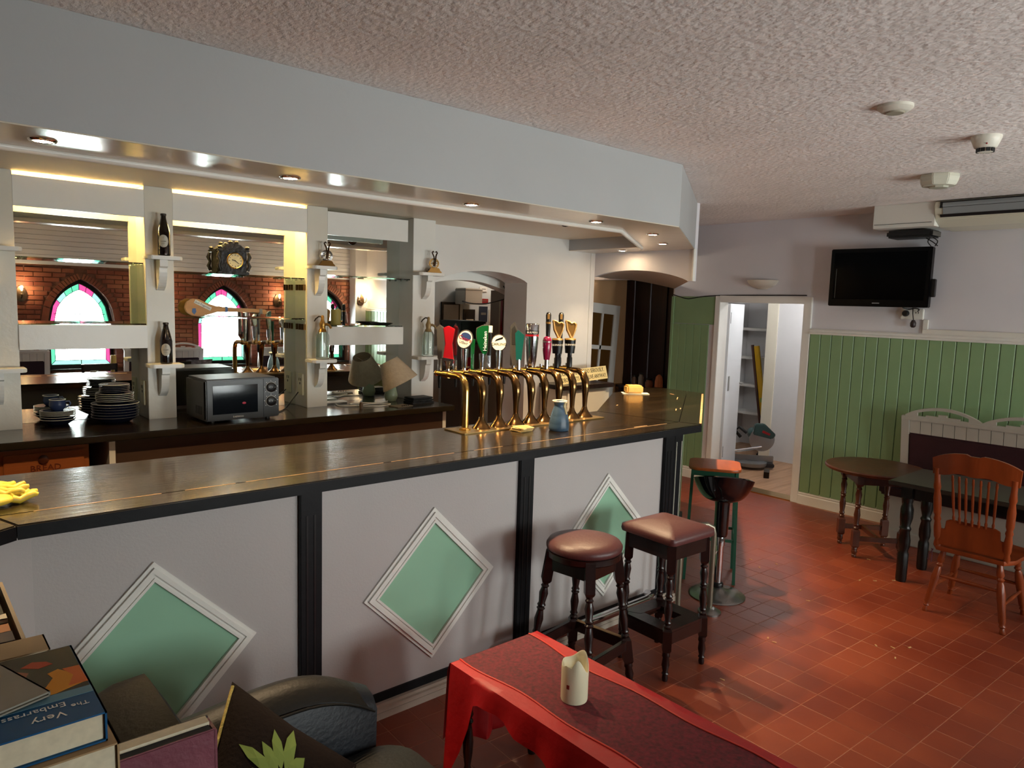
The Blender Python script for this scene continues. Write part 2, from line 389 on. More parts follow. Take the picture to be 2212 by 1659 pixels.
# hall beyond the door
woodf = M('hall_boards', '#a98465', .45, var=(4, .2), bump=(14, .08), stretch=(.5, 6, 1))
hw = M('hall_wall', '#dfdfdf', .55, var=(3, .03))
hf = struct('floor_hall', B().box(XW + .14, 9.3, 3.0, 5.55, -.06, -.004), M('hall_underlay', '#4a3526', .8))
for i in range(13): B().box(XW + .145, 9.25, 3.0 + .2 * i + .002, 3.2 + .2 * i - .002, -.006, .0).build('floorboard', woodf, hf)
struct('wall_hall_far', B().box(8.42, 8.52, 3.0, 4.64, 0, 2.6), hw)
struct('wall_hall_right', B().box(XW + .14, 8.5, 2.95, 3.05, 0, 2.6), hw)
b = B().box(XW + .14, 7.5, 4.975, 5.075, 0, 2.6); b.box(7.44, 7.52, 4.975, 5.6, 0, 2.6); b.box(7.5, 9.3, 5.5, 5.6, 0, 2.6)
struct('wall_hall_left', b, hw)
struct('wall_hall_back', B().box(9.2, 9.3, 4.6, 5.6, 0, 2.6), hw)
struct('wall_hall_recess', B().box(8.45, 9.3, 4.52, 4.60, 0, 2.6), hw)
struct('ceiling_hall', B().box(XW + .14, 9.3, 3.0, 5.6, 2.5, 2.6), hw)
b = B(); b.box(8.40, 8.53, 4.62, 4.76, 0, 2.1); b.box(8.40, 8.53, 4.62, 5.5, 1.98, 2.1)
struct('trim_hall_recess', b, M('cream_frame', '#e9e3d0', .4))
b = B()
for z in (.45, .83, 1.21, 1.60): b.box(8.95, 9.2, 4.64, 5.5, z, z + .035)
struct('trim_hall_shelves', b, white)

# brick wall behind the camera (seen in the mirrors) with pointed windows
WH, WS, WZ, WA = .425, .74, 1.40, 2.03        # half width, sill, springing, apex of the opening
def gothic(u, w, zs, za):
    h = za - zs; c = (h * h - w * w) / (2 * w); R = w + c; return zs + math.sqrt(max(0, R * R - (abs(u) + c) ** 2))
b = B(); prev = XL; zt = const(ZC)
for wx in WINX:
    wall_strips(b, [prev, wx - WH], const(0), zt, YB - .35, YB, fy)
    us = [wx - WH + 2 * WH * i / 24 for i in range(25)]
    wall_strips(b, us, const(0), const(WS), YB - .35, YB, fy)
    wall_strips(b, us, lambda u: gothic(u - wx, WH, WZ, WA), zt, YB - .35, YB, fy); prev = wx + WH
wall_strips(b, [prev, XW + .15], const(0), zt, YB - .35, YB, fy)
wf = struct('wall_front', b, mortar)
BL, BH, BJ = .215, .058, .008
bricks = []
for r in range(int(2.21 / (BH + BJ))):
    z0 = r * (BH + BJ); z1 = z0 + BH; x = XL + (0 if r % 2 else -BL / 2)
    while x < 6.55:
        segs = [(max(x, XL), min(x + BL, 6.56))]
        for wx in WINX:
            zz = z1
            if zz < WS - .07: continue
            zm = z0
            if zm > gothic(0, WH + .09, WZ, WA + .12): continue
            w_ = WH + .09
            if zm > WZ:
                lo_, hi_ = 0, w_
                for _ in range(18):
                    md = (lo_ + hi_) / 2
                    if gothic(md, WH + .09, WZ, WA + .12) > zm: lo_ = md
                    else: hi_ = md
                w_ = hi_
            ns = []
            for a, c in segs:
                if c <= wx - w_ or a >= wx + w_: ns.append((a, c))
                else:
                    if a < wx - w_: ns.append((a, wx - w_))
                    if c > wx + w_: ns.append((wx + w_, c))
            segs = ns
        for a, c in segs:
            if c - a > .03: bricks.append((a, c, z0, z1))
        x += BL + BJ
def brick_geo(b, a, c, z0, z1, pr, e=.004):
    b.add([(a, YB, z0), (c, YB, z0), (c, YB, z1), (a, YB, z1), (a + e, YB + pr, z0 + e), (c - e, YB + pr, z0 + e), (c - e, YB + pr, z1 - e), (a + e, YB + pr, z1 - e)],
          [(4, 7, 6, 5), (0, 4, 5, 1), (1, 5, 6, 2), (2, 6, 7, 3), (3, 7, 4, 0)])
vis_b = [q for q in bricks if 1.35 < q[0] < 6.6 and q[2] > 1.0 and q[1] - q[0] > .09]
vis_b.sort(key=lambda q: -q[0]); sel = set(vis_b[:300]); rest = B()
for q in bricks:
    if q in sel:
        t0 = B(); brick_geo(t0, *q, random.uniform(.008, .014)); t0.build('brick', brickm, wf)
    else: brick_geo(rest, *q, random.uniform(.008, .014))
rest.build('brickwork', brickm, wf, kind='stuff')
vous = B()
for wx in WINX:                                # arch ring and jamb bricks on edge
    pts = []
    for s in (-1, 1):
        for i in range(14):
            u = WH * (1 - i / 13.0) if i else WH
            pts.append((s, u, gothic(u, WH, WZ, WA)))
    for s in (-1, 1):
        pr_ = [(u, z) for (q, u, z) in pts if q == s]
        for (ua, za), (ub, zb_) in zip(pr_[:-1], pr_[1:]):
            d = Vector((ub - ua, zb_ - za)); ln = d.length
            if ln < .02: continue
            d /= ln; nrm = Vector((d.y, -d.x)) if d.y > 0 else Vector((-d.y, d.x))
            nrm = Vector((abs(nrm.x), abs(nrm.y))); g = .004
            q = [Vector((ua, za)) + d * g, Vector((ub, zb_)) - d * g, Vector((ub, zb_)) - d * g + nrm * .085, Vector((ua, za)) + d * g + nrm * .085]
            vous.prism([(wx + s * p.x, p.y) for p in q], 'y', YB - .02, YB + .016)
        z = WS
        while z < WZ - .06:
            vous.box(wx + s * (WH + .0435) - .042, wx + s * (WH + .0435) + .042, YB - .02, YB + .014, z + .004, z + .066); z += .07
vous.build('arch_bricks', brickm, wf, kind='stuff')
fr_ = None
for i in range(8): B().prism([(YB, 2.215 + .068 * i), (YB + .012, 2.217 + .068 * i), (YB + .012, 2.277 + .068 * i), (YB, 2.283 + .068 * i)], 'x', XL, XW).build('frieze_board', M('frieze_white', '#f0eff5', .35), wf)
struct('wall_pier', B().box(6.50, XW, YB, YB + .22, 0, ZC), wallp)

# stained glass windows
came = M('lead_came', '#15151a', .5, .3); wfm = M('window_frame', '#1b1512', .5)
P_clear = pane_mat('glass_clear', (.93, .985, .985, 1)); P_teal = pane_mat('glass_teal', (.07, .16, .125, 1)); P_pink = pane_mat('glass_pink', (.19, .055, .11, 1))
P_cyan = pane_mat('glass_cyan', (.12, .19, .175, 1)); P_green = pane_mat('glass_green', (.0, .5, .25, 1))
def outline(w, s, zs, za, n=8):
    L_ = [(-w, s), (-w, (s + zs) / 2), (-w, zs)]
    L_ += [(-w + w * i / n, gothic(-w + w * i / n, w, zs, za)) for i in range(1, n + 1)]
    return L_ + [(-x, z) for x, z in reversed(L_[:-1])]
for wi, wx in enumerate(WINX):
    y0 = YB - .16
    o_ = outline(WH, WS, WZ, WA); f_ = outline(WH - .045, WS + .05, WZ, WA - .065); i_ = outline(WH - .10, WS + .11, WZ, WA - .15)
    n = len(o_); b = B()
    for k in range(n):
        k2 = (k + 1) % n
        b.prism([(wx + o_[k][0], o_[k][1]), (wx + o_[k2][0], o_[k2][1]), (wx + f_[k2][0], f_[k2][1]), (wx + f_[k][0], f_[k][1])], 'y', y0 - .03, y0 + .03)
    wn_ = struct('window_%d' % (wi + 1), b, wfm)
    cols = [P_teal, P_pink, P_cyan, P_teal, P_teal, P_pink, P_pink, P_cyan]
    for k in range(n):
        k2 = (k + 1) % n
        B().prism([(wx + f_[k][0], f_[k][1]), (wx + f_[k2][0], f_[k2][1]), (wx + i_[k2][0], i_[k2][1]), (wx + i_[k][0], i_[k][1])], 'y', y0 - .002, y0 + .002).build('border_pane', cols[(k // 2 + wi) % 8], wn_)
    half = [(x, z) for x, z in i_ if x <= 1e-6]; ctr = gothic(0, WH - .1, WZ, WA - .15)
    for s in (-1, 1): B().prism([(wx + s * x, z) for x, z in half] + [(wx, WS + .11)], 'y', y0 - .002, y0 + .002).build('clear_pane', P_clear, wn_)
    b = B(); b.box(wx - .004, wx + .004, y0 - .006, y0 + .006, WS + .05, ctr)
    b.box(wx - WH + .1, wx + WH - .1, y0 - .006, y0 + .006, 1.52, 1.528)
    b.tube([(wx - .06, y0, 1.52), (wx, y0, 1.62), (wx + .06, y0, 1.52), (wx, y0, 1.42)], .005, 6, True)
    for k in range(n):
        k2 = (k + 1) % n; b.rod((wx + i_[k][0], y0, i_[k][1]), (wx + i_[k2][0], y0, i_[k2][1]), .005, seg=6)
        if k % 2 == 0: b.rod((wx + i_[k][0], y0, i_[k][1]), (wx + f_[k][0], y0, f_[k][1]), .004, seg=6)
    b.build('lead_came', came, wn_)
    B().box(wx - WH, wx + WH, YB - .13, YB + .04, WS - .02, WS).build('window_sill', wfm, wn_)

# ------------------------------------------------------------------ the bar
ZT = 1.151
DG = math.atan2(.667, 1.0)
bar = thing('bar_counter', 'long pub bar with black wooden top, pale panels and green diamonds', 'bar', (2, 2.9, 0))
e0 = [(-1.4, 1.41), (.277, 2.541), (3.794, 2.541), (5.27, 3.53), (5.27, 3.95), (5.16, 4.05), (4.56, 3.93), (3.64, 3.276), (.06, 3.276), (-1.8, 2.03)]
g1 = [(-1.4 - .08, 1.41 + .116), (.235, 2.681), (3.752, 2.681), (5.27, 3.70)]
def board(poly, z0, z1): return B().prism(poly, 'z', z0, z1)
board([e0[0], e0[1], (.232, 2.679), (-1.48, 1.527)], ZT - .045, ZT).build('edge_board', ctop, bar, bevel=.004, world=True)
board([(.280, 2.541), (3.792, 2.541), (3.749, 2.679), (.237, 2.679)], ZT - .045, ZT).build('edge_board', ctop, bar, bevel=.004, world=True)
board([(3.797, 2.543), e0[3], (5.27, 3.694), (3.755, 2.679)], ZT - .045, ZT).build('edge_board', ctop, bar, bevel=.004, world=True)
board([(-1.484, 1.533), (.234, 2.684), (.06, 3.276), (-1.8, 2.03)], ZT - .045, ZT - .001).build('top_board', ctop, bar, bevel=.003, world=True)
board([(.239, 2.683), (3.75, 2.683), (3.64, 3.276), (.064, 3.276)], ZT - .045, ZT - .001).build('top_board', ctop, bar, bevel=.003, world=True)
board([(3.754, 2.683), (5.27, 3.699), (5.27, 3.95), (5.16, 4.05), (4.56, 3.93), (3.645, 3.276)], ZT - .045, ZT - .001).build('top_board', ctop, bar, bevel=.003, world=True)
def lip(p, q):
    p = Vector((*p, 0)); q = Vector((*q, 0)); d = (q - p).normalized(); nn = Vector((d.y, -d.x, 0)) * .0016
    B().hexa([Vector((v.x, v.y, z)) for z in (ZT - .0455, ZT - .004) for v in (p + nn, q + nn, q - nn, p - nn)]).build('edge_lip', black, bar, world=True)
lip((-1.4, 1.41), (.276, 2.540)); lip((.279, 2.541), (3.793, 2.541)); lip((3.797, 2.543), (5.27, 3.53))
# chipped light edge and scratches of the worn end
wornm = M('worn_wood', '#b08a5e', .7, var=(20, .3))
dv = Vector((1.476, .989, 0)).normalized()
b = B()
for t0, t1 in ((.02, .96),): 
    p, q = Vector((3.80, 2.545, 0)) + dv * (1.77 * t0), Vector((3.80, 2.545, 0)) + dv * (1.77 * t1)
    b.hexa([p + Vector((0, 0, ZT - .002)), q + Vector((0, 0, ZT - .002)), q + Vector((-.008, .012, ZT - .002)), p + Vector((-.008, .012, ZT - .002)), p + Vector((0, 0, ZT + .0006)), q + Vector((0, 0, ZT + .0006)), q + Vector((-.008, .012, ZT + .0006)), p + Vector((-.008, .012, ZT + .0006))])
b.build('worn_edge', wornm, bar, world=True)
b = B()
for x, y, l, a in ((4.75, 3.42, .16, .6), (4.2, 3.03, .10, .62), (4.28, 3.05, .05, .6), (4.95, 3.62, .06, 1.2), (3.4, 2.70, .12, 0), (4.0, 3.4, .03, .4)):
    b.cbox((x, y, ZT), (l, .007, .0012), RZ(a))
b.build('scratches', wornm, bar, world=True)
b = B()
for x0, x1 in ((.34, .72), (.80, .98), (1.02, 1.62), (1.66, 2.0), (2.12, 2.3), (2.42, 3.63)): b.box(x0, x1, 2.6795, 2.6825, ZT - .002, ZT + .0004)
b.build('worn_groove', wornm, bar, world=True)
# front: panels, posts, diamonds, skirting
def run(p0, p1, z0, z1, th, nm, mat, out=0, bevel=0):
    p0 = Vector((*p0, 0)); p1 = Vector((*p1, 0)); d = (p1 - p0).normalized(); nn = Vector((d.y, -d.x, 0))
    a, c = p0 + nn * (out + 0), p1 + nn * out; e, f = c - nn * th, a - nn * th
    return B().hexa([Vector((v.x, v.y, z)) for z in (z0, z1) for v in (a, c, e, f)]).build(nm, mat, bar, bevel=bevel, world=True)
FY = 2.68
run((.33, FY), (1.24, FY), .06, ZT - .045, .02, 'front_panel', barp)
run((1.31, FY), (2.42, FY), .06, ZT - .045, .02, 'front_panel', barp)
run((2.50, FY), (3.62, FY), .06, ZT - .045, .02, 'front_panel', barp)
run((-1.3, 1.60), (.33, FY), .06, ZT - .045, .02, 'front_panel', barp)
run((3.76, 2.69), (5.27, 3.70), .06, ZT - .045, .02, 'front_panel', green)
run((.3, FY), (3.78, FY), ZT - .078, ZT - .045, .02, 'under_rail', black, .012)
run((-1.3, 1.60), (.3, FY), ZT - .078, ZT - .045, .02, 'under_rail', black, .012)
run((3.76, 2.69), (5.27, 3.70), ZT - .078, ZT - .045, .02, 'under_rail', black, .012)
for x in (1.228, 2.408, 3.60):
    w = .095
    b = B(); b.box(x, x + w, FY - .022, FY + .01, .05, ZT - .05); ps = b.build('post', black, bar, bevel=.003, world=True)
    for gx in (.3, .65): B().box(x + w * gx - .004, x + w * gx + .004, FY - .0245, FY - .0215, .12, ZT - .17).build('flute', blackp, ps, world=True)
b = B(); b.prism([(3.695, FY - .02), (3.775, FY - .02), (3.86, FY + .037), (3.85, FY + .06), (3.70, FY + .02)], 'z', .05, ZT - .05); b.build('post', black, bar, bevel=.003, world=True)
b = B()
for xx in (3.71, 3.762): b.box(xx, xx + .007, FY - .0235, FY - .019, .3, ZT - .12)
b.build('chipped_paint', M('chip', '#9a9a8c', .7), bar, world=True)
DH = .365
for cx in (.687, 1.890, 3.097):
    cz = .545
    B().prism([(cx, cz - DH + .02), (cx + DH - .02, cz), (cx, cz + DH - .02), (cx - DH + .02, cz)], 'y', FY - .006, FY + .001).build('diamond_panel', greend, bar, world=True)
    cr = [(cx, cz + DH), (cx + DH, cz), (cx, cz - DH), (cx - DH, cz)]
    for k in range(4):
        p, q = Vector(cr[k]), Vector(cr[(k + 1) % 4]); ctr = Vector((cx, cz)); b = B()
        for a0, a1, h in ((0, .014, .010), (.014, .030, .020), (.030, .040, .013), (.040, .050, .018)):
            s0, s1 = 1 - a0 * 1.414 / DH, 1 - a1 * 1.414 / DH
            b.prism([ctr + (p - ctr) * s0, ctr + (q - ctr) * s0, ctr + (q - ctr) * s1, ctr + (p - ctr) * s1], 'y', FY - h, FY)
        b.build('diamond_moulding', white, bar, world=True)
run((.3, FY), (3.72, FY), .045, .10, .015, 'kick_strip', black, .012)
for z0, z1, o in ((0, .03, .05), (.03, .048, .045), (.048, .062, .03)): run((.3, FY), (3.75, FY), z0, z1, .05, 'plinth_moulding', M('plinth', '#a99c8e', .4), o)
run((3.75, 2.68), (5.2, 3.65), 0, .10, .03, 'plinth_moulding', black, .02)
# serving side of the bar
B().box(.1, 3.6, 3.19, 3.21, .02, ZT - .045).build('inner_panel', M('inner_panel', '#2b2d2c', .5), bar, world=True)

# chrome foot rail along the bar base
fr = thing('foot_rail', 'chrome tube foot rail running low along the bar base', 'foot rail', (2.9, 2.5, 0))
b = B(); b.tube([(2.25, 2.56, .13), (3.36, 2.56, .13), (3.42, 2.575, .13), (3.44, 2.62, .13)], .025, 12); b.build('rail', chrome, fr, 60, world=True)
for x, y in ((2.62, 2.60), (3.30, 2.60)):
    b = B(); b.rod((x, y - .03, .13), (x, y - .03, .0), .014); b.lathe([(.045, 0), (.045, .008), (.02, .014)], (x, y - .03, 0)); b.build('bracket', chrome, fr, 40, world=True)

# ------------------------------------------------------------------ back bar
ZB = 1.10
bb = thing('back_bar_counter', 'black topped back bar counter with brown panel front', 'counter', (1.8, 4.5, 0))
B().box(XL + .4, 3.17, 4.25, YW, ZB - .04, ZB).build('worktop', ctop, bb, bevel=.004, world=True)
B().box(.93, 3.12, 4.33, 4.35, .05, ZB - .04).build('front_panel', brown, bb, world=True)
B().box(.90, .93, 4.31, 4.84, .05, ZB - .04).build('divider', cream, bb, world=True)
B().box(3.12, 3.15, 4.33, YW, 0, ZB - .04).build('end_panel', cream, bb, world=True)
B().box(-2, .90, 4.80, 4.84, 0, ZB - .04).build('back_panel', M('dark_interior', '#1d1712', .7), bb, world=True)
B().box(-2, .90, 4.33, 4.80, .61, .635).build('under_shelf', M('dark_shelf', '#2b2018', .6), bb, world=True)

sur = thing('back_bar_surround', 'cream back bar surround of pillars, pelmets and box shelves', 'shelving', (1.8, 4.75, ZB))
pill = ((.35, .556), (1.19, 1.347), (2.20, 2.35), (3.05, 3.25))
for a, c in pill: B().box(a, c, 4.65, YW, ZB, 2.473).build('pillar', cream if a < 3 else white, sur, bevel=.002, world=True)
for (a, c) in ((.556, 1.19), (1.347, 2.20), (2.35, 3.0)):
    B().box(a, c, 4.65, 4.672, 2.292, 2.45).build('pelmet', white, sur, world=True)
B().box(-2.2, .35, 4.65, YW, ZB, 2.473).build('side_panel', cream, sur, world=True)
B().box(.556, 1.19, 4.64, YM, 1.53, 1.665).build('box_shelf', white, sur, bevel=.002, world=True)
B().box(2.35, 2.965, 4.64, YM, 1.53, 1.66).build('box_shelf', white, sur, bevel=.002, world=True)
bs = M('beadstud', '#a8a49a', .5)
def bracket(x0, x1, zt, yd=.13):
    xm = (x0 + x1) / 2; w = (x1 - x0) / 2 + .018; t = B()
    t.prism([(xm - w, 4.65), (xm - w, 4.65 - yd + .02), (xm - w + .02, 4.65 - yd), (xm + w - .02, 4.65 - yd), (xm + w, 4.65 - yd + .02), (xm + w, 4.65)], 'z', zt - .022, zt)
    s_ = t.build('bracket_shelf', white, sur, bevel=.003, world=True)
    pr_ = [(4.65, zt - .022), (4.65 - .085, zt - .022), (4.65 - .085, zt - .06), (4.65 - .075, zt - .065)]
    pr_ += [(4.65 - .07 * math.cos(a) ** .8, zt - .07 - .12 * math.sin(a)) for a in [PI / 2 * i / 8 for i in range(8)]]
    pr_ += [(4.65 - .012, zt - .195), (4.65, zt - .20)]
    B().prism(pr_, 'x', xm - .022, xm + .022).build('corbel', white, s_, world=True)
for (a, c) in ((.35, .556), (1.19, 1.347), (2.20, 2.35), (3.05, 3.25)):
    bracket(a, c, 2.072); bracket(a, c, 1.44)
sockm = M('socket_cream', '#d8cfae', .4)
for x in (1.19, 2.20):
    b = B(); b.box(x - .012, x, 4.70, 4.78, 1.18, 1.33); s_ = b.build('socket', sockm, sur, bevel=.003, world=True)
    b = B(); b.box(x - .0135, x - .011, 4.725, 4.731, 1.28, 1.30); b.box(x - .0135, x - .011, 4.75, 4.756, 1.28, 1.30); b.box(x - .0135, x - .011, 4.735, 4.745, 1.255, 1.27); b.build('socket_holes', blackp, s_, world=True)
hookm = M('hook_brown', '#6a4a1e', .5, .6)
for z in (1.955, 1.685):
    for i, yy in enumerate((4.675, 4.71, 4.75, 4.79)):
        B().box(2.186, 2.2, yy, yy + .014, z - .05, z - .01).build('shelf_clip', hookm, sur, world=True)

mirr = []
for (a, c), nm in zip(((.556, 1.19), (1.347, 2.20), (2.35, 3.05)), ('left', 'middle', 'right')):
    t = thing('mirror', {'left': 'tall back bar mirror above the stacked plates', 'middle': 'tall back bar mirror behind the clock and microwave', 'right': 'tall back bar mirror behind the tilted table lamp'}[nm], 'mirror', ((a + c) / 2, YM, ZB))
    B().box(a, c, YM, YM + .008, ZB + .001, 2.36).build('mirror_glass', mirrorm, t, world=True)
    B().box(a, c, YM + .008, YM + .018, ZB + .001, 2.36).build('backing', brown, t, world=True)
def gshelf(x0, x1, z, lab, y0=4.685):
    o = thing('glass_shelf', lab, 'shelf', ((x0 + x1) / 2, 4.76, z))
    B().box(x0 + .003, x1 - .003, y0, YM - .002, z - .008, z).build('pane', glass, o, world=True)
    for x in (x0 + .003, x1 - .015):
        for y in (y0 + .03, YM - .04): B().rod((x, y, z - .012), (x + .012, y, z - .012), .004).build('support_pin', chrome, o, world=True)
gshelf(.556, 1.19, 2.03, 'upper clear glass shelf in the left mirror bay')
gshelf(1.347, 2.20, 1.988, 'upper glass shelf under the dark mantel clock')
gshelf(1.347, 2.20, 1.715, 'lower glass shelf under the wooden hurling stick')
gshelf(2.35, 3.05, 2.02, 'upper glass shelf in the right mirror bay')
gshelf(.556, 1.19, 1.674, 'glass plate lying on the left box shelf', 4.65)
gshelf(2.35, 2.965, 1.669, 'glass plate lying on the right box shelf', 4.65)

# warm strip lamps hidden behind the two left pelmets
for (a, c), lab in (((.60, 1.15), 'warm strip lamp hidden behind the left pelmet'), ((1.40, 2.15), 'warm strip lamp hidden behind the clock bay pelmet')):
    t = thing('strip_lamp', lab, 'lamp', ((a + c) / 2, 4.70, 2.40))
    b = B(); b.rod((a, 4.70, 2.40), (c, 4.70, 2.40), .011, seg=10); b.build('tube', M('warm_tube', '#ffd9a0', .5, emit=('#ffd489', 85.)), t, 60, world=True)
    b = B(); b.box(a - .02, c + .02, 4.674, 4.686, 2.385, 2.43); b.build('batten', whitep, t, world=True)

# downlights in the bulkhead
DL = [(.458, 3.04), (1.374, 3.07), (2.382, 3.085), (3.32, 3.055), (4.10, 3.235), (4.72, 3.62), (5.10, 4.36)]
dlab = ['leftmost downlight in the bulkhead above the yellow gloves', 'second downlight from the left, above the microwave', 'third downlight from the left, above the right mirror', 'downlight above the beer taps beside the dark dome', 'front downlight of the pair over the bar corner', 'rear downlight of the pair over the bar corner', 'small downlight close above the second arch']
for (x, y), lab in zip(DL, dlab):
    t = thing('downlight', lab, 'downlight', (x, y, 2.371), 0, 'recessed downlights under the bulkhead')
    B().lathe([(.030, -.001), (.033, -.007), (.042, -.006), (.046, 0)], seg=24).build('rim', chrome, t, 60)
    B().lathe([(.031, 0), (.031, -.0045), (.022, -.006), (.001, -.0065)], seg=20).build('lamp_lens', M('halogen', '#fff0d8', .3, emit=('#ffdcae', 120.)), t, 60)
    light('SPOT', 'halogen_beam', t, (0, 0, -.02), 12 if y > 4 else 70, (1, .72, .42), .02, (0, 0, 0), math.radians(100), .6)
t = thing('dome_camera', 'dark smoked dome under the bar recess near the arch', 'camera', (3.42, 3.42, 2.474))
B().lathe([(.055, 0), (.055, -.02), (.05, -.02)], seg=24).build('collar', blackp, t, 50)
B().lathe([(.05, -.02), (.048, -.05), (.036, -.085), (.018, -.102), (.001, -.106)], seg=24).build('dome', M('smoked', '#241d18', .15), t, 60)

# ------------------------------------------------------------------ beer fonts
LET = {}
def letm(c): return M('ink_' + c, c, .4)
drip = M('drip_tray', '#7c6a3e', .25, .8)
tr = thing('tap_sheen_plate', 'thin added plate for the golden reflection under the beer taps', 'plate', (2.9, 3.13, ZT))
B().box(2.33, 3.45, 3.03, 3.22, ZT, ZT + .006).build('plate', M('gold_sheen', '#8a744a', .3, .9, var=(6, .2)), tr, bevel=.002, world=True)  # added plate: golden reflection on the bar put in as a gold sheet
def font_body(t, straight):
    z0 = .006
    b = B()
    if straight:
        b.lathe([(.032, z0), (.032, .014), (.022, .018), (.0195, .02)], seg=24)
        pts = [(0, 0, .02), (0, 0, .22), (0, .008, .26), (0, .03, .288), (0, .07, .298), (0, .16, .298)]
        b.tube(pts, [.0195, .0195, .0195, .019, .018, .018], 16); b.build('column', brass, t, 60)
    else:
        b.lathe([(.055, z0), (.052, .012), (.034, .030), (.020, .052), (.015, .07)], seg=24)
        pts = [(0, 0, .07), (0, 0, .13), (0, -.002, .19), (0, .003, .235), (0, .025, .275), (0, .065, .293), (0, .16, .296)]
        b.tube(pts, [.014, .017, .0235, .025, .023, .018, .016], 16); b.build('column', brassd, t, 60)
    b = B(); b.rod((0, .155, .297), (0, .20, .297), .021, seg=18); b.rod((0, .20, .297), (0, .27, .297), .015, seg=14); b.ball((0, .275, .297), .018, 12); tb = b.build('tap_body', brass, t, 50)
    b = B(); b.rod((0, .25, .297), (0, .25, .262), .010); b.lathe([(.011, 0), (.007, -.05)], (0, .25, .262), seg=12); b.build('nozzle', blackp, tb, 50)
    b = B(); b.rod((0, .17, .31), (0, .17, .335), .011); b.build('collar', chrome, tb, 50)
def flat_badge(t, outline_, y0, y1, mat, nm='badge', m=None):
    return B().prism(outline_, 'y', y0, y1, m).build(nm, mat, t, bevel=.003)
redm = M('badge_red', '#96101a', .3); greenb = M('badge_green', '#08431f', .25, coat=.3); maga = M('badge_magenta', '#6f0c34', .25, coat=.3)
teal = M('badge_teal', '#0f4b45', .3, coat=.3); silv = M('badge_silver', '#a8a49c', .25, .9); creamb = M('badge_cream', '#e6dcc0', .4); gold = M('badge_gold', '#b9935a', .3, .8)
def oval(cx, cz, rx, rz_, n=24): return [(cx + rx * math.cos(2 * PI * k / n), cz + rz_ * math.sin(2 * PI * k / n)) for k in range(n)]
def stem(t, y, z0, z1, r0=.012, r1=.016, mat=None, tilt=0):
    return B().rod((0, y, z0), (tilt, y, z1), r0, r1, 14).build('stem', mat or chrome, t, 50)
CAMYAW = math.radians(-130)           # lettering on the badges faces the room
def badge_m(y, z): return Matrix.Translation((0, y, z)) @ RZ(math.radians(-41))
FX = [2.404, 2.52, 2.648, 2.775, 2.892, 3.005, 3.125, 3.245, 3.36]
flab = ['leftmost straight brass beer tap with a red waisted badge', 'swan-neck beer tap with a tilted oval badge in red and blue', 'swan-neck beer tap with the curved green badge', 'swan-neck beer tap with a round white badge', 'swan-neck beer tap with tall grey badge and dark teal handle', 'swan-neck beer tap with a fat chrome cylinder badge', 'swan-neck beer tap with magenta handle, behind the blue jug', 'left black and gold harp beer tap', 'rightmost black and gold harp beer tap']
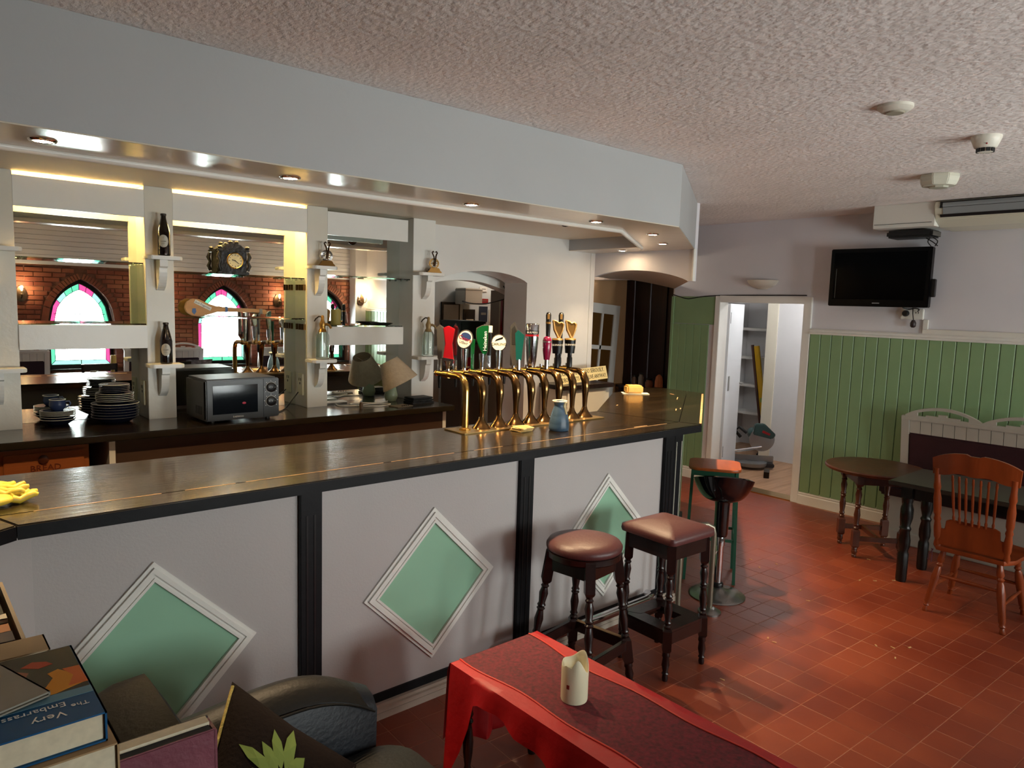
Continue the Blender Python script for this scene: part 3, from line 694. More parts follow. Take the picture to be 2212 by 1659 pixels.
for i, x in enumerate(FX):
    t = thing('beer_tap', flab[i], 'beer tap', (x, 3.125, ZT), 0, 'beer taps in a row on the bar')
    font_body(t, i == 0)
    m = badge_m(.17, 0)
    if i == 0:
        stem(t, .17, .33, .375, .016, .03)
        flat_badge(t, [(-.03, .37), (.034, .36), (.022, .47), (.036, .555), (-.002, .572), (-.03, .56), (-.018, .47)], -.012, .012, redm, m=m)
        B().prism([(-.034, .372), (-.030, .37), (-.018, .47), (-.030, .56), (-.044, .566), (-.034, .47)], 'y', -.014, .014, m).build('badge_side', silv, t)
        B().prism([(-.026, .345), (.026, .345), (.034, .385), (-.034, .395)], 'y', -.02, .02, m).build('badge_foot', chrome, t, bevel=.004)
        b = B(); b.rod((0, .25, .31), (0, .25, .38), .012); b.prism([(-.012, .38), (.012, .38), (.02, .56), (-.004, .575), (-.02, .56)], 'y', -.01, .01, badge_m(.25, 0)); b.build('handle', silv, t)
    elif i == 1:
        stem(t, .17, .33, .44, .016, .022)
        mm = badge_m(.17, .495) @ RY(math.radians(22))
        ring = B().prism(oval(0, 0, .046, .056), 'y', -.009, .009, mm).build('badge', silv, t, bevel=.003)
        B().prism(oval(0, 0, .040, .050), 'y', -.0105, -.008, mm).build('badge_face', creamb, t)
        B().prism(oval(0, .018, .030, .022, 16), 'y', -.0112, -.010, mm).build('badge_mountain', M('badge_blue', '#27385f', .4), t)
        tm = mm @ Matrix.Translation((0, -.0116, 0)) @ RX(PI / 2)
        text('Coors', .030, tm @ Matrix.Translation((0, .004, 0)), letm('#a01420'), t, False); text('LIGHT', .018, tm @ Matrix.Translation((0, -.02, 0)), letm('#6a6a70'), t, False)
        b = B(); b.rod((0, .26, .31), (0, .26, .37), .011); b.prism([(-.008, .37), (.008, .37), (.016, .50), (.022, .545), (0, .585), (-.022, .545), (-.014, .50)], 'y', -.008, .008, badge_m(.26, 0)); b.build('handle', chrome, t)
    elif i == 2:
        stem(t, .17, .33, .41, .014, .018)
        pts = [(.014, .395), (.03, .42), (.034, .575), (-.004, .572), (-.034, .556)] + [(-.036 + .044 * (k / 8) ** 2, .53 - .13 * k / 8) for k in range(9)]
        flat_badge(t, pts, -.01, .01, greenb, m=m)
        B().prism([(x_ * 1.07, z_ + (.004 if z_ > .5 else -.004)) for x_, z_ in pts], 'y', .0, .008, m).build('badge_rim', silv, t)
        text('Heineken', .030, m @ Matrix.Translation((.017, -.0125, .485)) @ RX(PI / 2) @ RZ(PI / 2), letm('#e8e8e0'), t, False)
        b = B(); b.rod((0, .26, .31), (0, .26, .40), .010); b.prism([(-.01, .40), (.01, .40), (.014, .49), (-.012, .49)], 'y', -.008, .008, badge_m(.26, 0)); b.build('handle', greenb, t)
    elif i == 3:
        stem(t, .17, .33, .43, .013, .017)
        mm = badge_m(.17, .472)
        B().prism(oval(0, 0, .047, .051), 'y', -.009, .009, mm).build('badge', silv, t, bevel=.003)
        B().prism(oval(0, 0, .042, .046), 'y', -.0105, -.008, mm).build('badge_face', creamb, t)
        B().prism([(-.025, .008), (.022, .024), (.026, .038), (-.018, .02)], 'y', -.0115, -.010, mm).build('badge_slash', blackp, t)
        text('CARLING', .021, mm @ Matrix.Translation((0, -.0116, -.008)) @ RX(PI / 2), letm('#101010'), t, False)
        b = B(); b.rod((0, .26, .31), (0, .26, .39), .012); b.build('handle_foot', chrome, t)
        b = B(); b.rod((0, .26, .39), (0, .26, .53), .013, .017, 16); b.build('handle', blackp, t, 50)
        B().rod((0, .26, .53), (0, .26, .57), .017, .018, 16).build('handle_cap', creamb, t, 50)
    elif i == 4:
        flat_badge(t, [(-.018, .33), (.018, .33), (.024, .54), (.004, .60), (-.024, .57)], -.011, .011, silv, m=m)
        B().prism([(-.012, .46), (.016, .46), (.018, .535), (.003, .575), (-.014, .555)], 'y', -.0125, -.010, m).build('badge_face', M('badge_dark', '#2b2a28', .4), t)
        B().rod((0, .12, .29), (0, .12, .375), .012).build('handle_foot', chrome, t); B().prism([(-.016, .37), (.016, .37), (.03, .52), (-.008, .55), (-.026, .53)], 'y', -.011, .011, badge_m(.12, 0)).build('handle', teal, t)
    elif i == 5:
        b = B(); b.lathe([(.022, .32), (.030, .36), (.040, .50), (.042, .585), (.038, .59)], (0, .13, 0), seg=24); b.build('badge', chrome, t, 60)
        B().lathe([(.0412, .525), (.0420, .548)], (0, .13, 0), seg=24, cap=False).build('badge_band', blackp, t, 60)
        B().lathe([(.0408, .512), (.0413, .524)], (0, .13, 0), seg=24, cap=False).build('badge_stripe', redm, t, 60)
        text('BULMERS', .016, badge_m(.13, 0) @ Matrix.Translation((0, -.0428, .536)) @ RX(PI / 2), letm('#e8e8e0'), t, False)
        b = B(); b.rod((0, .26, .31), (0, .26, .37), .011); b.lathe([(.011, .37), (.016, .40), (.019, .52), (.012, .535)], (0, .26, 0)); b.build('handle', silv, t, 50)
    elif i == 6:
        b = B(); b.rod((0, .12, .31), (0, .12, .365), .013); b.build('handle_foot', chrome, t)
        b = B(); b.lathe([(.018, .365), (.026, .42), (.028, .485), (.022, .505), (.012, .51)], (0, .12, 0), seg=18); b.build('handle', maga, t, 50)
        B().lathe([(.0283, .475), (.0283, .481)], (0, .12, 0), seg=18, cap=False).build('handle_ring', silv, t)
    else:
        b = B(); b.lathe([(.018, .31), (.018, .37), (.014, .375), (.014, .40)], (0, .15, 0), seg=18); b.build('barrel_foot', blackp, t, 50)
        b = B(); b.lathe([(.030, .40), (.034, .44), (.036, .475), (.037, .485)], (0, .15, 0), seg=24); b.build('barrel', blackp, t, 60)
        B().lathe([(.037, .485), (.0375, .492), (.033, .496), (.001, .497)], (0, .15, 0), seg=24).build('barrel_rim', gold, t, 60)
        mh = badge_m(.15, 0)
        text('GUINNESS', .0155, mh @ Matrix.Translation((0, -.038, .455)) @ RX(PI / 2), letm('#e8e4d4'), t, False, ex=.001)
        b = B(); b.tube([mh @ Vector(p) for p in ((.012, 0, .497), (.030, 0, .55), (.034, 0, .585), (.022, 0, .598), (.006, 0, .59), (-.012, 0, .604), (-.032, 0, .606), (-.036, 0, .596))], [.006, .007, .008, .006, .006, .006, .007, .004], 10)
        b.tube([mh @ Vector(p) for p in ((-.030, 0, .604), (-.022, 0, .55), (.002, 0, .505), (.012, 0, .497))], [.007, .009, .009, .006], 10)
        for k in range(5): b.rod(mh @ Vector((-.022 + .007 * k, 0, .545 - .009 * k)), mh @ Vector((-.012 + .009 * k, 0, .603 - .004 * k)), .0012, seg=6)
        b.build('harp', gold, t, 60)
        B().prism([(.010, .500), (.026, .545), (.030, .582), (.020, .592), (.004, .586), (-.012, .598), (-.028, .600), (-.020, .55), (.002, .507)], 'y', -.002, .002, mh).build('harp_plate', M('harp_dark_gold', '#8a6a3a', .35, .7), t)
        b = B(); b.lathe([(.009, .31), (.012, .33), (.011, .36), (.008, .37), (.012, .40), (.013, .50), (.016, .59), (.0175, .64), (.013, .655), (.004, .66)], (0, .24, 0), seg=18); b.build('handle', blackp, t, 60)
        B().lathe([(.0168, .585), (.0172, .597)], (0, .24, 0), seg=18, cap=False).build('handle_band', gold, t)
        B().prism([(-.007, .615), (.007, .615), (.008, .648), (-.008, .648)], 'y', -.0185, -.0165, badge_m(.24, 0)).build('handle_crest', gold, t)
# slogan sign on a small dark ledge behind the taps
cb = thing('side_cabinet', 'cream cabinet with dark ledge against the wall behind the taps', 'cabinet', (4.93, 4.68, 0))
B().box(4.60, 5.24, 4.56, YW - .015, 0, 1.10).build('body', cream, cb, bevel=.003, world=True)
B().box(4.58, 5.26, 4.52, YW - .015, 1.10, 1.14).build('ledge', dkwood, cb, bevel=.003, world=True)
B().box(4.66, 5.18, 4.548, 4.561, .60, 1.08).build('door', cream, cb, bevel=.003, world=True)
t = thing('slogan_sign', 'cream slogan sign in black capitals propped behind the harp taps', 'sign', (4.93, 4.62, 1.14))
sm = Matrix.Translation((4.93, 4.62, 1.218)) @ RY(math.radians(-3)) @ RX(PI / 2 - .25)
B().box(-.33, .33, -.062, .062, -.004, 0, sm).build('plate', M('sign_cream', '#d9c68e', .5), t, world=True)
text("DON'T TAKE LIFE TOO SERIOUSLY.", .055, sm @ Matrix.Translation((0, .03, .001)), letm('#17130d'), t, True, squash=.68)
text('NOBODY GETS OUT ALIVE ANYWAY.', .055, sm @ Matrix.Translation((0, -.028, .001)), letm('#17130d'), t, True, squash=.68)

# ------------------------------------------------------------------ things on the bar
def jitter_cloth(b, amp):
    b.v = [(x + random.uniform(-amp, amp), y + random.uniform(-amp, amp), z + (random.uniform(-amp, amp) if z > ZT + .004 else 0)) for x, y, z in b.v]
t = thing('jug', 'blue stoneware jug with a cream drip and pinched neck', 'jug', (2.875, 2.865, ZT))
B().lathe([(.001, .003), (.052, .0), (.056, .004), (.058, .02), (.055, .055), (.045, .10), (.034, .13), (.030, .142), (.033, .155), (.041, .168), (.039, .170), (.028, .146), (.025, .13), (.02, .1)], seg=32).build('body', M('stoneware', '#3f5569', .32, var=(6, .3), bump=(40, .06), stretch=(1, 1, 5)), t, 50)
B().lathe([(.0412, .164), (.0425, .170), (.039, .172), (.036, .167)], seg=32, cap=False).build('glaze_rim', creamb, t, 50)
b = B()
for k, (a, l) in enumerate(((-1.45, .05), (-1.36, .075), (-1.28, .055))):
    pts = [Vector((r * math.cos(a), r * math.sin(a), z)) for r, z in ((.0405, .166), (.0335, .155), (.031, .142), (.035, .13), (.042, .108), (.047, .095))]
    b.tube(pts[:4 + (k == 1) * 2], .006, 8)
b.build('glaze_drip', M('drip_cream', '#c9b98c', .35), t, 60)
cst = M('beer_mat', '#d6b878', .7, var=(30, .15))
t = None
for k in range(6):
    o = thing('beer_mat', ('lowest', 'second lowest', 'third lowest', 'third highest', 'second highest', 'topmost')[k] + ' cream beer mat in the stack beside the blue jug', 'beer mat', (2.685 + random.uniform(-.006, .006), 2.965 + random.uniform(-.006, .006), ZT + .004 * k), random.uniform(-.25, .25), 'stack of beer mats')
    B().box(-.046, .046, -.046, .046, .0002, .0036).build('card', cst, o, bevel=.001)
    B().box(-.034, .034, -.034, .034, .0036, .0038).build('print', M('mat_print', '#a98a4a', .7), o)
t = tag(B().box(-.11, .11, -.05, .05, 0, .004).build('paper_strip', paper), 'pale paper strip under the yellow packet on the bar end', 'paper'); t.location = (4.69, 3.80, ZT); t.rotation_euler.z = -.72
t = thing('packet', 'yellow square packet on the far bar end', 'packet', (4.68, 3.81, ZT + .004), -.55)
B().box(-.07, .07, -.05, .05, 0, .065).build('wrapper', M('packet_yellow', '#d8a44a', .4, bump=(18, .3)), t, bevel=.012)
B().box(-.05, .05, -.03, .03, .065, .067).build('fold', M('packet_fold', '#e6bd6a', .4), t)
# yellow rubber gloves
gm = M('rubber_yellow', '#d6b63c', .45, var=(8, .15), bump=(22, .25))
t = thing('rubber_gloves', 'crumpled yellow rubber gloves lying on the bar', 'gloves', (.25, 2.80, ZT))
def glove(b, m):
    b.ball(m @ Vector((0, 0, .02)), (.062, .045, .018), 16, m.to_3x3()); b.ball(m @ Vector((-.06, .01, .018)), (.05, .04, .016), 14, m.to_3x3())
    for k, (a, l) in enumerate(((.55, .075), (.25, .09), (-.05, .09), (-.35, .075), (1.2, .05))):
        p0 = Vector((.04, .015 - .012 * k, .02)) if k < 4 else Vector((-.01, .035, .02))
        d = Vector((math.cos(a), math.sin(a), 0)); q = [m @ (p0 + d * l * s + Vector((0, 0, .008 * math.sin(s * 6 + k)))) for s in (0, .3, .6, .85, 1)]
        b.tube(q, [.013, .0125, .012, .011, .006], 10)
b = B(); glove(b, Matrix.Translation((0, 0, 0)) @ RZ(.45)); b.build('glove', gm, t, 70)
b = B(); glove(b, Matrix.Translation((-.03, .05, .022)) @ RZ(.1) @ RX(.2)); b.build('glove', gm, t, 70)
b = B(); b.tube([(-.11, -.03, .012), (-.13, .02, .02), (-.11, .07, .016), (-.07, .09, .012)], [.012, .02, .018, .01], 10); b.build('cuff', gm, t, 70)

# ------------------------------------------------------------------ things on the back bar
navy = M('plate_navy', '#191d30', .22, coat=.3); pcream = M('plate_cream', '#d8cfb8', .3)
def plate(nm, lab, x, y, z, r, h, grp, top=True):
    o = thing(nm, lab, nm.split('_')[-1], (x, y, z), 0, grp)
    B().lathe([(r * .55, 0), (r * .6, .003), (r * .9, h * .75), (r, h), (r * .985, h + .002)], seg=32).build('underside', navy, o, 50)
    B().lathe(([(r * 1.0, h + .0008), (r * 1.0, h + .0020), (r * .985, h + .003)] if top else [(r * .985, h + .002), (r * .98, h + .0024)]) + [(r * .86, h * .72 + .001), (r * .6, .006), (.001, .005)], seg=32, cap=False).build('face', pcream, o, 50)
    return o
z = ZB
PX, PY = 1.012, 4.665
for n_, r, h, st, nm, lab in ((6, .125, .034, .0155, 'soup_bowl', 'navy soup bowl low in the tall crockery stack'), (5, .100, .016, .0105, 'side_plate', 'navy side plate in the middle of the tall crockery stack'), (5, .080, .013, .0095, 'tea_plate', 'small cream faced plate at the top of the tall crockery stack')):
    ORD = ['lowest', 'second', 'third', 'fourth', 'fifth', 'sixth']
    for k in range(n_):
        plate(nm, (ORD[k] if k < n_ - 1 else 'topmost') + ' ' + lab + (', counted upwards' if 0 < k < n_ - 1 else ''), PX + random.uniform(-.002, .002), PY + random.uniform(-.002, .002), z, r, h, lab.split(' low')[0].split(' in')[0].split(' at')[0] + 's', k == n_ - 1 or nm == 'side_plate'); z += st
    z += h - st
z = ZB
for k in range(2): plate('soup_bowl', ('lower', 'upper')[k] + ' navy soup bowl under the saucers of the low stack', .735, 4.735, z, .088, .03, 'bowls of the low crockery stack'); z += .0145
z += .015
for k in range(4): plate('saucer', ('lowest', 'second', 'third', 'topmost')[k] + ' navy saucer of the stack beneath the blue cup', .735, 4.735, z, .088, .012, 'saucers of the low crockery stack'); z += .0075
z += .004
t = thing('cup', 'blue glazed teacup standing on the low saucer stack', 'cup', (.735, 4.735, z))
B().lathe([(.022, 0), (.026, .002), (.040, .018), (.043, .035), (.039, .055), (.041, .062), (.038, .062), (.036, .05), (.036, .02), (.001, .012)], seg=28).build('bowl', M('cup_blue', '#2f3a58', .22, coat=.3), t, 60)
B().lathe([(.0405, .060), (.042, .0635), (.0375, .0635)], seg=28, cap=False).build('rim', pcream, t, 60)
b = B(); b.tube([(.038, 0, .048), (.058, .0, .05), (.064, 0, .036), (.055, 0, .022), (.04, 0, .018)], .005, 8); b.build('handle', M('cup_blue'), t, 70)
t = thing('place_mat', 'shallow slatted mat under the low crockery stack', 'mat', (.735, 4.70, ZB), 0)
for k in range(3): 
    o = plate('dish', ('lowest', 'middle', 'topmost')[k] + ' pale dish of the pile at the left back bar end', .33, 4.44, ZB + .014 * k, .10, .02, 'white dishes at the left end')
bpy.data.objects.remove(t)
# microwave
t = thing('microwave', 'grey countertop microwave with two dials on the back bar', 'microwave', (1.625, 4.47, ZB), math.radians(1.5))
mwm = M('microwave_grey', '#2a2723', .32, .3, var=(5, .08)); mwd = M('microwave_black', '#191918', .3)
B().box(-.225, .225, -.15, .17, .012, .262).build('body', mwm, t, bevel=.014)
fp = B().box(-.222, .222, -.168, -.15, .018, .258).build('front', M('microwave_front', '#252321', .28), t, bevel=.006)
B().box(-.185, .085, -.1705, -.167, .055, .225).build('window', M('oven_glass', '#0b1016', .08, coat=.5), t)
B().box(.122, .1235, -.1705, -.167, .02, .255).build('door_gap', blackp, t)
for z in (.20, .115):
    d = B().lathe([(.030, 0), (.029, .014), (.026, .016)], (.17, -.168, z), RX(PI / 2).to_3x3(), 28).build('dial', blackp, t, 50)
    B().lathe([(.034, 0), (.034, .001), (.0315, .001)], (.17, -.1685, z), RX(PI / 2).to_3x3(), 28, False).build('dial_ring', M('ring_white', '#b8b8b0', .5), d)
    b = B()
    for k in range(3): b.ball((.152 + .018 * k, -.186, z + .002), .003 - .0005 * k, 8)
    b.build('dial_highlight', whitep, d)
    b = B()
    for k in range(7):
        a = -.6 + k * .73; b.cbox((.17 + .042 * math.cos(a), -.1685, z + .042 * math.sin(a)), (.004, .001, .004))
    b.build('dial_marks', whitep, d)
b = B()
for k in range(6): b.box(-.2265, -.224, -.10 + .018 * k, -.09 + .018 * k, .05, .10)
b.build('vent', blackp, t)
text('DAEWOO', .014, Matrix.Translation((-.035, -.1708, .035)) @ RX(PI / 2), letm('#c8c8c0'), t, False)
B().ball((.0, -.172, .115), (.012, .001, .007), 10).build('sticker', M('sticker_red', '#b01a3a', .5), t)
for sx in (-.17, .17):
    for sy in (-.11, .12): B().lathe([(.016, 0), (.014, .014)], (sx, sy, 0), seg=12).build('foot', blackp, t)
# bottles on the bracket shelves
def bottle(z, lab):
    t = thing('beer_bottle', lab, 'bottle', (1.275, 4.58, z))
    B().lathe([(.030, 0), (.034, .004), (.0345, .01), (.0345, .135), (.030, .158), (.020, .195), (.0145, .218), (.0135, .232)], seg=28).build('body', bglass, t, 60)
    B().lathe([(.0135, .232), (.016, .233), (.016, .243), (.012, .245)], seg=20).build('cap', M('cap_dark', '#1c1613', .4), t, 60)
    lm = RZ(math.radians(-20))
    b = B(); n = 16; vs = []; fs = []
    for k in range(n + 1):
        q = -1 + 2 * k / n; u = .80 * q; hz = .036 * math.sqrt(max(.002, 1 - q * q))
        for zz_ in (-1, 1): vs.append(lm @ Vector((.0351 * math.sin(u), -.0351 * math.cos(u), .085 + zz_ * hz)))
    b.add(vs, [(2 * k, 2 * k + 2, 2 * k + 3, 2 * k + 1) for k in range(n)])
    b.build('label', M('label_silver', '#b9b5a6', .4), t, 60)
    text('GUINNESS', .0062, lm @ Matrix.Translation((0, -.0354, .083)) @ RX(PI / 2), letm('#2c2820'), t, False, ex=.0003)
    text('EXTRA STOUT', .0034, lm @ Matrix.Translation((0, -.0354, .070)) @ RX(PI / 2), letm('#2c2820'), t, False, ex=.0003)
    b = B(); b.tube([lm @ Vector((-.003, -.0358, .102)), lm @ Vector((.003, -.0358, .111)), lm @ Vector((.004, -.0358, .101))], .0006, 6, True); b.build('label_harp', letm('#6a665a'), t)
bottle(2.072, 'dark stout bottle on the upper bracket shelf'); bottle(1.44, 'dark stout bottle on the lower bracket shelf')
# brass ornaments
def ornament(x, z, lab, wheel):
    t = thing('desk_ornament', lab, 'ornament', (x, 4.585, z), math.radians(-20))
    B().prism([(-.055, 0), (.055, 0), (.052, .012), (.042, .018), (.038, .03), (.03, .038), (-.03, .038), (-.038, .03), (-.042, .018), (-.052, .012)], 'y', -.028, .028).build('base', M('ornament_gold', '#6b4c22', .3, .8), t, bevel=.002)
    b = B()
    for r in (.037, .030): b.tube([(r * math.cos(a), 0, .072 + r * math.sin(a)) for a in [2 * PI * k / 24 for k in range(24)]], .0035, 8, True)
    for k in range(10):
        a = 2 * PI * k / 10; b.rod((.01 * math.cos(a), 0, .072 + .01 * math.sin(a)), (.032 * math.cos(a), 0, .072 + .032 * math.sin(a)), .003, seg=6)
    b.ball((0, 0, .072), (.011, .008, .011), 12); b.build('wheel', wheel, t, 60)
    b = B(); b.tube([(0, -.008, .05), (.002, -.010, .09), (-.004, -.006, .125), (-.012, 0, .145), (-.016, 0, .155), (-.008, 0, .163), (-.002, 0, .155)], .005, 8)
    b.tube([(.004, -.008, .05), (.010, -.010, .09), (.012, -.006, .125), (.018, 0, .14), (.024, 0, .152), (.017, 0, .162), (.009, 0, .156)], .0055, 8)
    b.build('figure', M('ornament_dark', '#3a2412', .35, .7), t, 60)
ornament(2.31, 2.072, 'brass ornament with a silver wheel on the upper bracket shelf', chrome)
ornament(3.195, 2.072, 'bronze ornament with a gold wheel beside the arch', gold)
# soda siphons
def siphon(x, lab, headm):
    t = thing('soda_siphon', lab, 'siphon', (x, 4.58, 1.44), math.radians(-35))
    B().lathe([(.042, 0), (.045, .004), (.046, .012), (.046, .15), (.044, .165), (.034, .185), (.022, .197), (.0195, .197), (.031, .183), (.041, .163), (.043, .15), (.043, .012), (.001, .01)], seg=28).build('glass_body', clearg, t, 60)
    B().lathe([(.026, .185), (.030, .188), (.024, .202), (.018, .212), (.020, .225), (.022, .24), (.016, .255), (.011, .27), (.011, .292), (.006, .30)], seg=24).build('head', headm, t, 60)
    b = B(); b.tube([(0, 0, .235), (.03, 0, .24), (.05, 0, .228), (.058, 0, .212)], [.011, .010, .009, .008], 10); b.build('spout', headm, t, 60)
    b = B(); b.tube([(0, 0, .29), (-.025, 0, .292), (-.045, 0, .275), (-.055, 0, .258)], [.006, .005, .005, .004], 8); b.build('lever', M('lever_dark', '#3a3226', .4, .6), t, 60)
    B().rod((0, 0, .02), (0, 0, .2), .003, seg=8).build('dip_tube', clearg, t)
siphon(2.278, 'glass soda siphon with brass head, left of the lamp', M('siphon_brass', '#b08a4c', .3, .9)); siphon(3.15, 'glass soda siphon with beige head, right of the lamp', M('siphon_beige', '#a08a62', .4, .4))
# mantel clock
t = thing('mantel_clock', 'carved dark mantel clock with cream dial on the glass shelf', 'clock', (1.745, 4.765, 1.988), math.radians(-14)); t.scale = (.92, .92, .95)
ck = M('clock_wood', '#0d0907', .4, var=(12, .4), bump=(35, .3)); S = 1.0
B().box(-.10, .10, -.05, .05, 0, .022).build('base', ck, t, bevel=.005)
B().box(-.085, .085, -.04, .04, .022, .155).build('case', ck, t, bevel=.004)
B().box(-.105, .105, -.052, .052, .155, .172).build('cornice', ck, t, bevel=.006)
B().prism([(-.095, .172), (.095, .172), (.07, .182), (.045, .202), (.018, .212), (-.018, .212), (-.045, .202), (-.07, .182)], 'y', -.035, .035).build('pediment', ck, t, bevel=.004)
for s in (-1, 1):
    b = B(); b.tube([(s * .09, -.04, .03), (s * .102, -.045, .06), (s * .092, -.042, .09), (s * .104, -.045, .12), (s * .095, -.04, .15)], [.012, .014, .010, .014, .010], 10); b.build('side_scroll', ck, t, 60)
    B().ball((s * .09, -.03, .182), (.016, .014, .012), 12).build('corner_finial', ck, t, 60); B().ball((s * .02, -.02, .218), (.016, .012, .012), 12).build('crest_carving', ck, t, 60)
f_ = B().lathe([(.001, 0), (.047, 0), (.047, .002)], (.008, -.0405, .095), RX(PI / 2).to_3x3(), 32).build('dial', M('dial_cream', '#c9c29c', .4), t, 40)
B().lathe([(.047, 0), (.051, .004), (.054, .003), (.055, 0)], (.008, -.0405, .095), RX(PI / 2).to_3x3(), 32, False).build('bezel', brass, t, 60)
b = B()
for k in range(12):
    a = 2 * PI * k / 12; b.cbox((.008 + .038 * math.sin(a), -.0432, .095 + .038 * math.cos(a)), (.004, .001, .006 if k % 3 else .009), RY(a))
b.build('numerals', blackp, f_)
b = B(); b.cbox((.008 + .014 * math.sin(2.25), -.0436, .095 + .014 * math.cos(2.25)), (.004, .001, .034), RY(2.25)); b.cbox((.008 + .010 * math.sin(-1.3), -.044, .095 + .010 * math.cos(-1.3)), (.005, .001, .026), RY(-1.3)); b.ball((.008, -.044, .095), .004, 8)
b.build('hands', blackp, f_)
# hurling stick
t = thing('hurling_stick', 'wooden hurling stick lying along the lower glass shelf', 'stick', (1.70, 4.77, 1.716))
hm = M('ash_wood', '#b8803c', .4, var=(6, .15), bump=(30, .05), stretch=(.2, 1, 4))
hp = [(-.262, .055), (-.25, .09), (-.215, .112), (-.17, .11), (-.12, .085), (-.06, .067), (0, .062), (.26, .052), (.268, .03), (.262, .02), (.24, .02), (.22, .031), (0, .034), (-.06, .030), (-.12, .012), (-.17, .0), (-.22, .006), (-.25, .024)]
B().prism(hp, 'y', -.009, .009, RX(-.08)).build('shaft', hm, t, bevel=.004)
B().prism([(-.01, .031), (.005, .031), (.005, .066), (-.01, .066)], 'y', -.0105, .0105, RX(-.08)).build('band', M('hurl_blue', '#3c5f94', .5), t)
B().prism([(.215, .024), (.235, .022), (.235, .056), (.215, .056)], 'y', -.0105, .0105, RX(-.08)).build('grip', M('hurl_grey', '#8a8070', .5), t)
lmx = RX(-.08)
B().box(-.055, .055, -.0112, -.009, -.012, .012, lmx @ Matrix.Translation((-.150, 0, .072)) @ RY(math.radians(26))).build('sticker', M('hurl_white', '#d8d6cc', .5), t)
text('Jack Fogarties', .018, lmx @ Matrix.Translation((-.150, -.0116, .072)) @ RY(math.radians(26)) @ RX(PI / 2), letm('#1d2a4a'), t, False, ex=.0003)
B().prism([(-.215, .05), (-.195, .052), (-.192, .028), (-.205, .012), (-.218, .028)], 'y', -.0112, -.009, lmx).build('crest', M('hurl_crest', '#3c5f94', .5), t)
# table lamp with tilted shade
t = thing('table_lamp', 'pale green ceramic table lamp with a tilted grey shade', 'lamp', (2.885, 4.675, ZB), math.radians(20))
B().lathe([(.036, 0), (.040, .004), (.052, .035), (.050, .05), (.036, .105), (.032, .115), (.022, .118)], seg=28).build('base', M('celadon', '#8f9c7e', .3, var=(8, .06), bump=(30, .1), stretch=(1, 1, 4)), t, 50)
b = B(); b.rod((0, 0, .118), (0, 0, .16), .012); b.build('lamp_holder', whitep, t, 50)
shd = Matrix.Translation((-.03, -.055, .225)) @ RY(math.radians(-16)) @ RX(math.radians(-24))
B().lathe([(.142, -.095), (.072, .095), (.070, .094), (.140, -.096)], (0, 0, 0), None, 36, False).add([], []).build('lamp_shade', M('linen_shade', '#b0a08a', .8, bump=(60, .2), var=(40, .06)), t, 50)
o = t.children[-1]; o.data.transform(shd)
b = B(); b.rod((0, 0, .15), shd @ Vector((0, 0, .06)), .003, seg=6)
for a in (0, 2.1, 4.2): b.rod(shd @ Vector((0, 0, .06)), shd @ Vector((.06 * math.cos(a), .06 * math.sin(a), .07)), .0015, seg=6)
b.build('shade_carrier', steel, t)
# white flex and adapter on the back bar
def cable(nm, lab, pts, r, mat, cat='cable'):
    sm_ = []
    P = [Vector(p) for p in pts]
    for i in range(len(P) - 1):
        p0, p1, p2, p3 = P[max(i - 1, 0)], P[i], P[i + 1], P[min(i + 2, len(P) - 1)]
        for k in range(6):
            s = k / 6; sm_.append(.5 * ((2 * p1) + (p2 - p0) * s + (2 * p0 - 5 * p1 + 4 * p2 - p3) * s * s + (3 * p1 - p0 - 3 * p2 + p3) * s ** 3))
    sm_.append(P[-1]); return tag(B().tube(sm_, r, 8).build(nm, mat, None, 70), lab, cat)
zz = ZB + .005
cable('lamp_flex', 'white flex looping over the back bar from the lamp', [(2.84, 4.65, zz), (2.72, 4.60, zz), (2.62, 4.66, zz), (2.52, 4.64, zz), (2.56, 4.50, zz), (2.70, 4.46, zz), (2.78, 4.52, zz), (2.66, 4.58, zz), (2.50, 4.55, zz), (2.42, 4.60, zz), (2.44, 4.70, zz)], .004, whitep)
cable('microwave_flex', 'black flex trailing from the microwave to the socket', [(1.86, 4.58, zz), (1.93, 4.54, zz), (2.0, 4.60, zz), (2.08, 4.70, zz + .01), (2.175, 4.74, 1.20)], .004, blackp)
t = thing('plug_adapter', 'small brown plug lying beside the white flex', 'plug', (2.50, 4.44, ZB)); B().lathe([(.012, 0), (.014, .03), (.009, .045)], seg=14).build('plug_body', M('plug_brown', '#5a4630', .4), t, 50); B().cbox((0, 0, .05), (.012, .004, .012)).build('pin', steel, t)
t = thing('white_box', 'flat white router box by the mirror beside the lamp', 'box', (2.46, 4.76, ZB)); B().box(-.09, .09, -.035, .035, 0, .016).build('case', whitep, t, bevel=.004); B().box(-.085, .085, -.036, -.034, .004, .008).build('slot', blackp, t)
t = thing('slate_tablet', 'flat grey tile with dark studs near the back bar edge', 'tile', (2.80, 4.40, ZB), .2); B().box(-.075, .075, -.05, .05, 0, .006).build('slab', M('slate', '#6d6353', .5), t, bevel=.002)
b = B()
for k in range(4): b.ball((-.02 + .02 * k, -.035, .008), .006, 8)
b.build('studs', blackp, t)
t = thing('black_tray', 'black ribbed tray at the right end of the back bar', 'tray', (3.02, 4.50, ZB), .05)
for k in range(3): B().box(-.10 + .004 * k, .10 - .006 * k, -.06, .06, .0165 * k, .0165 * k + .013).build('tray_layer', M('black_rubber', '#080808', .55, bump=(30, .4)), t, bevel=.003)
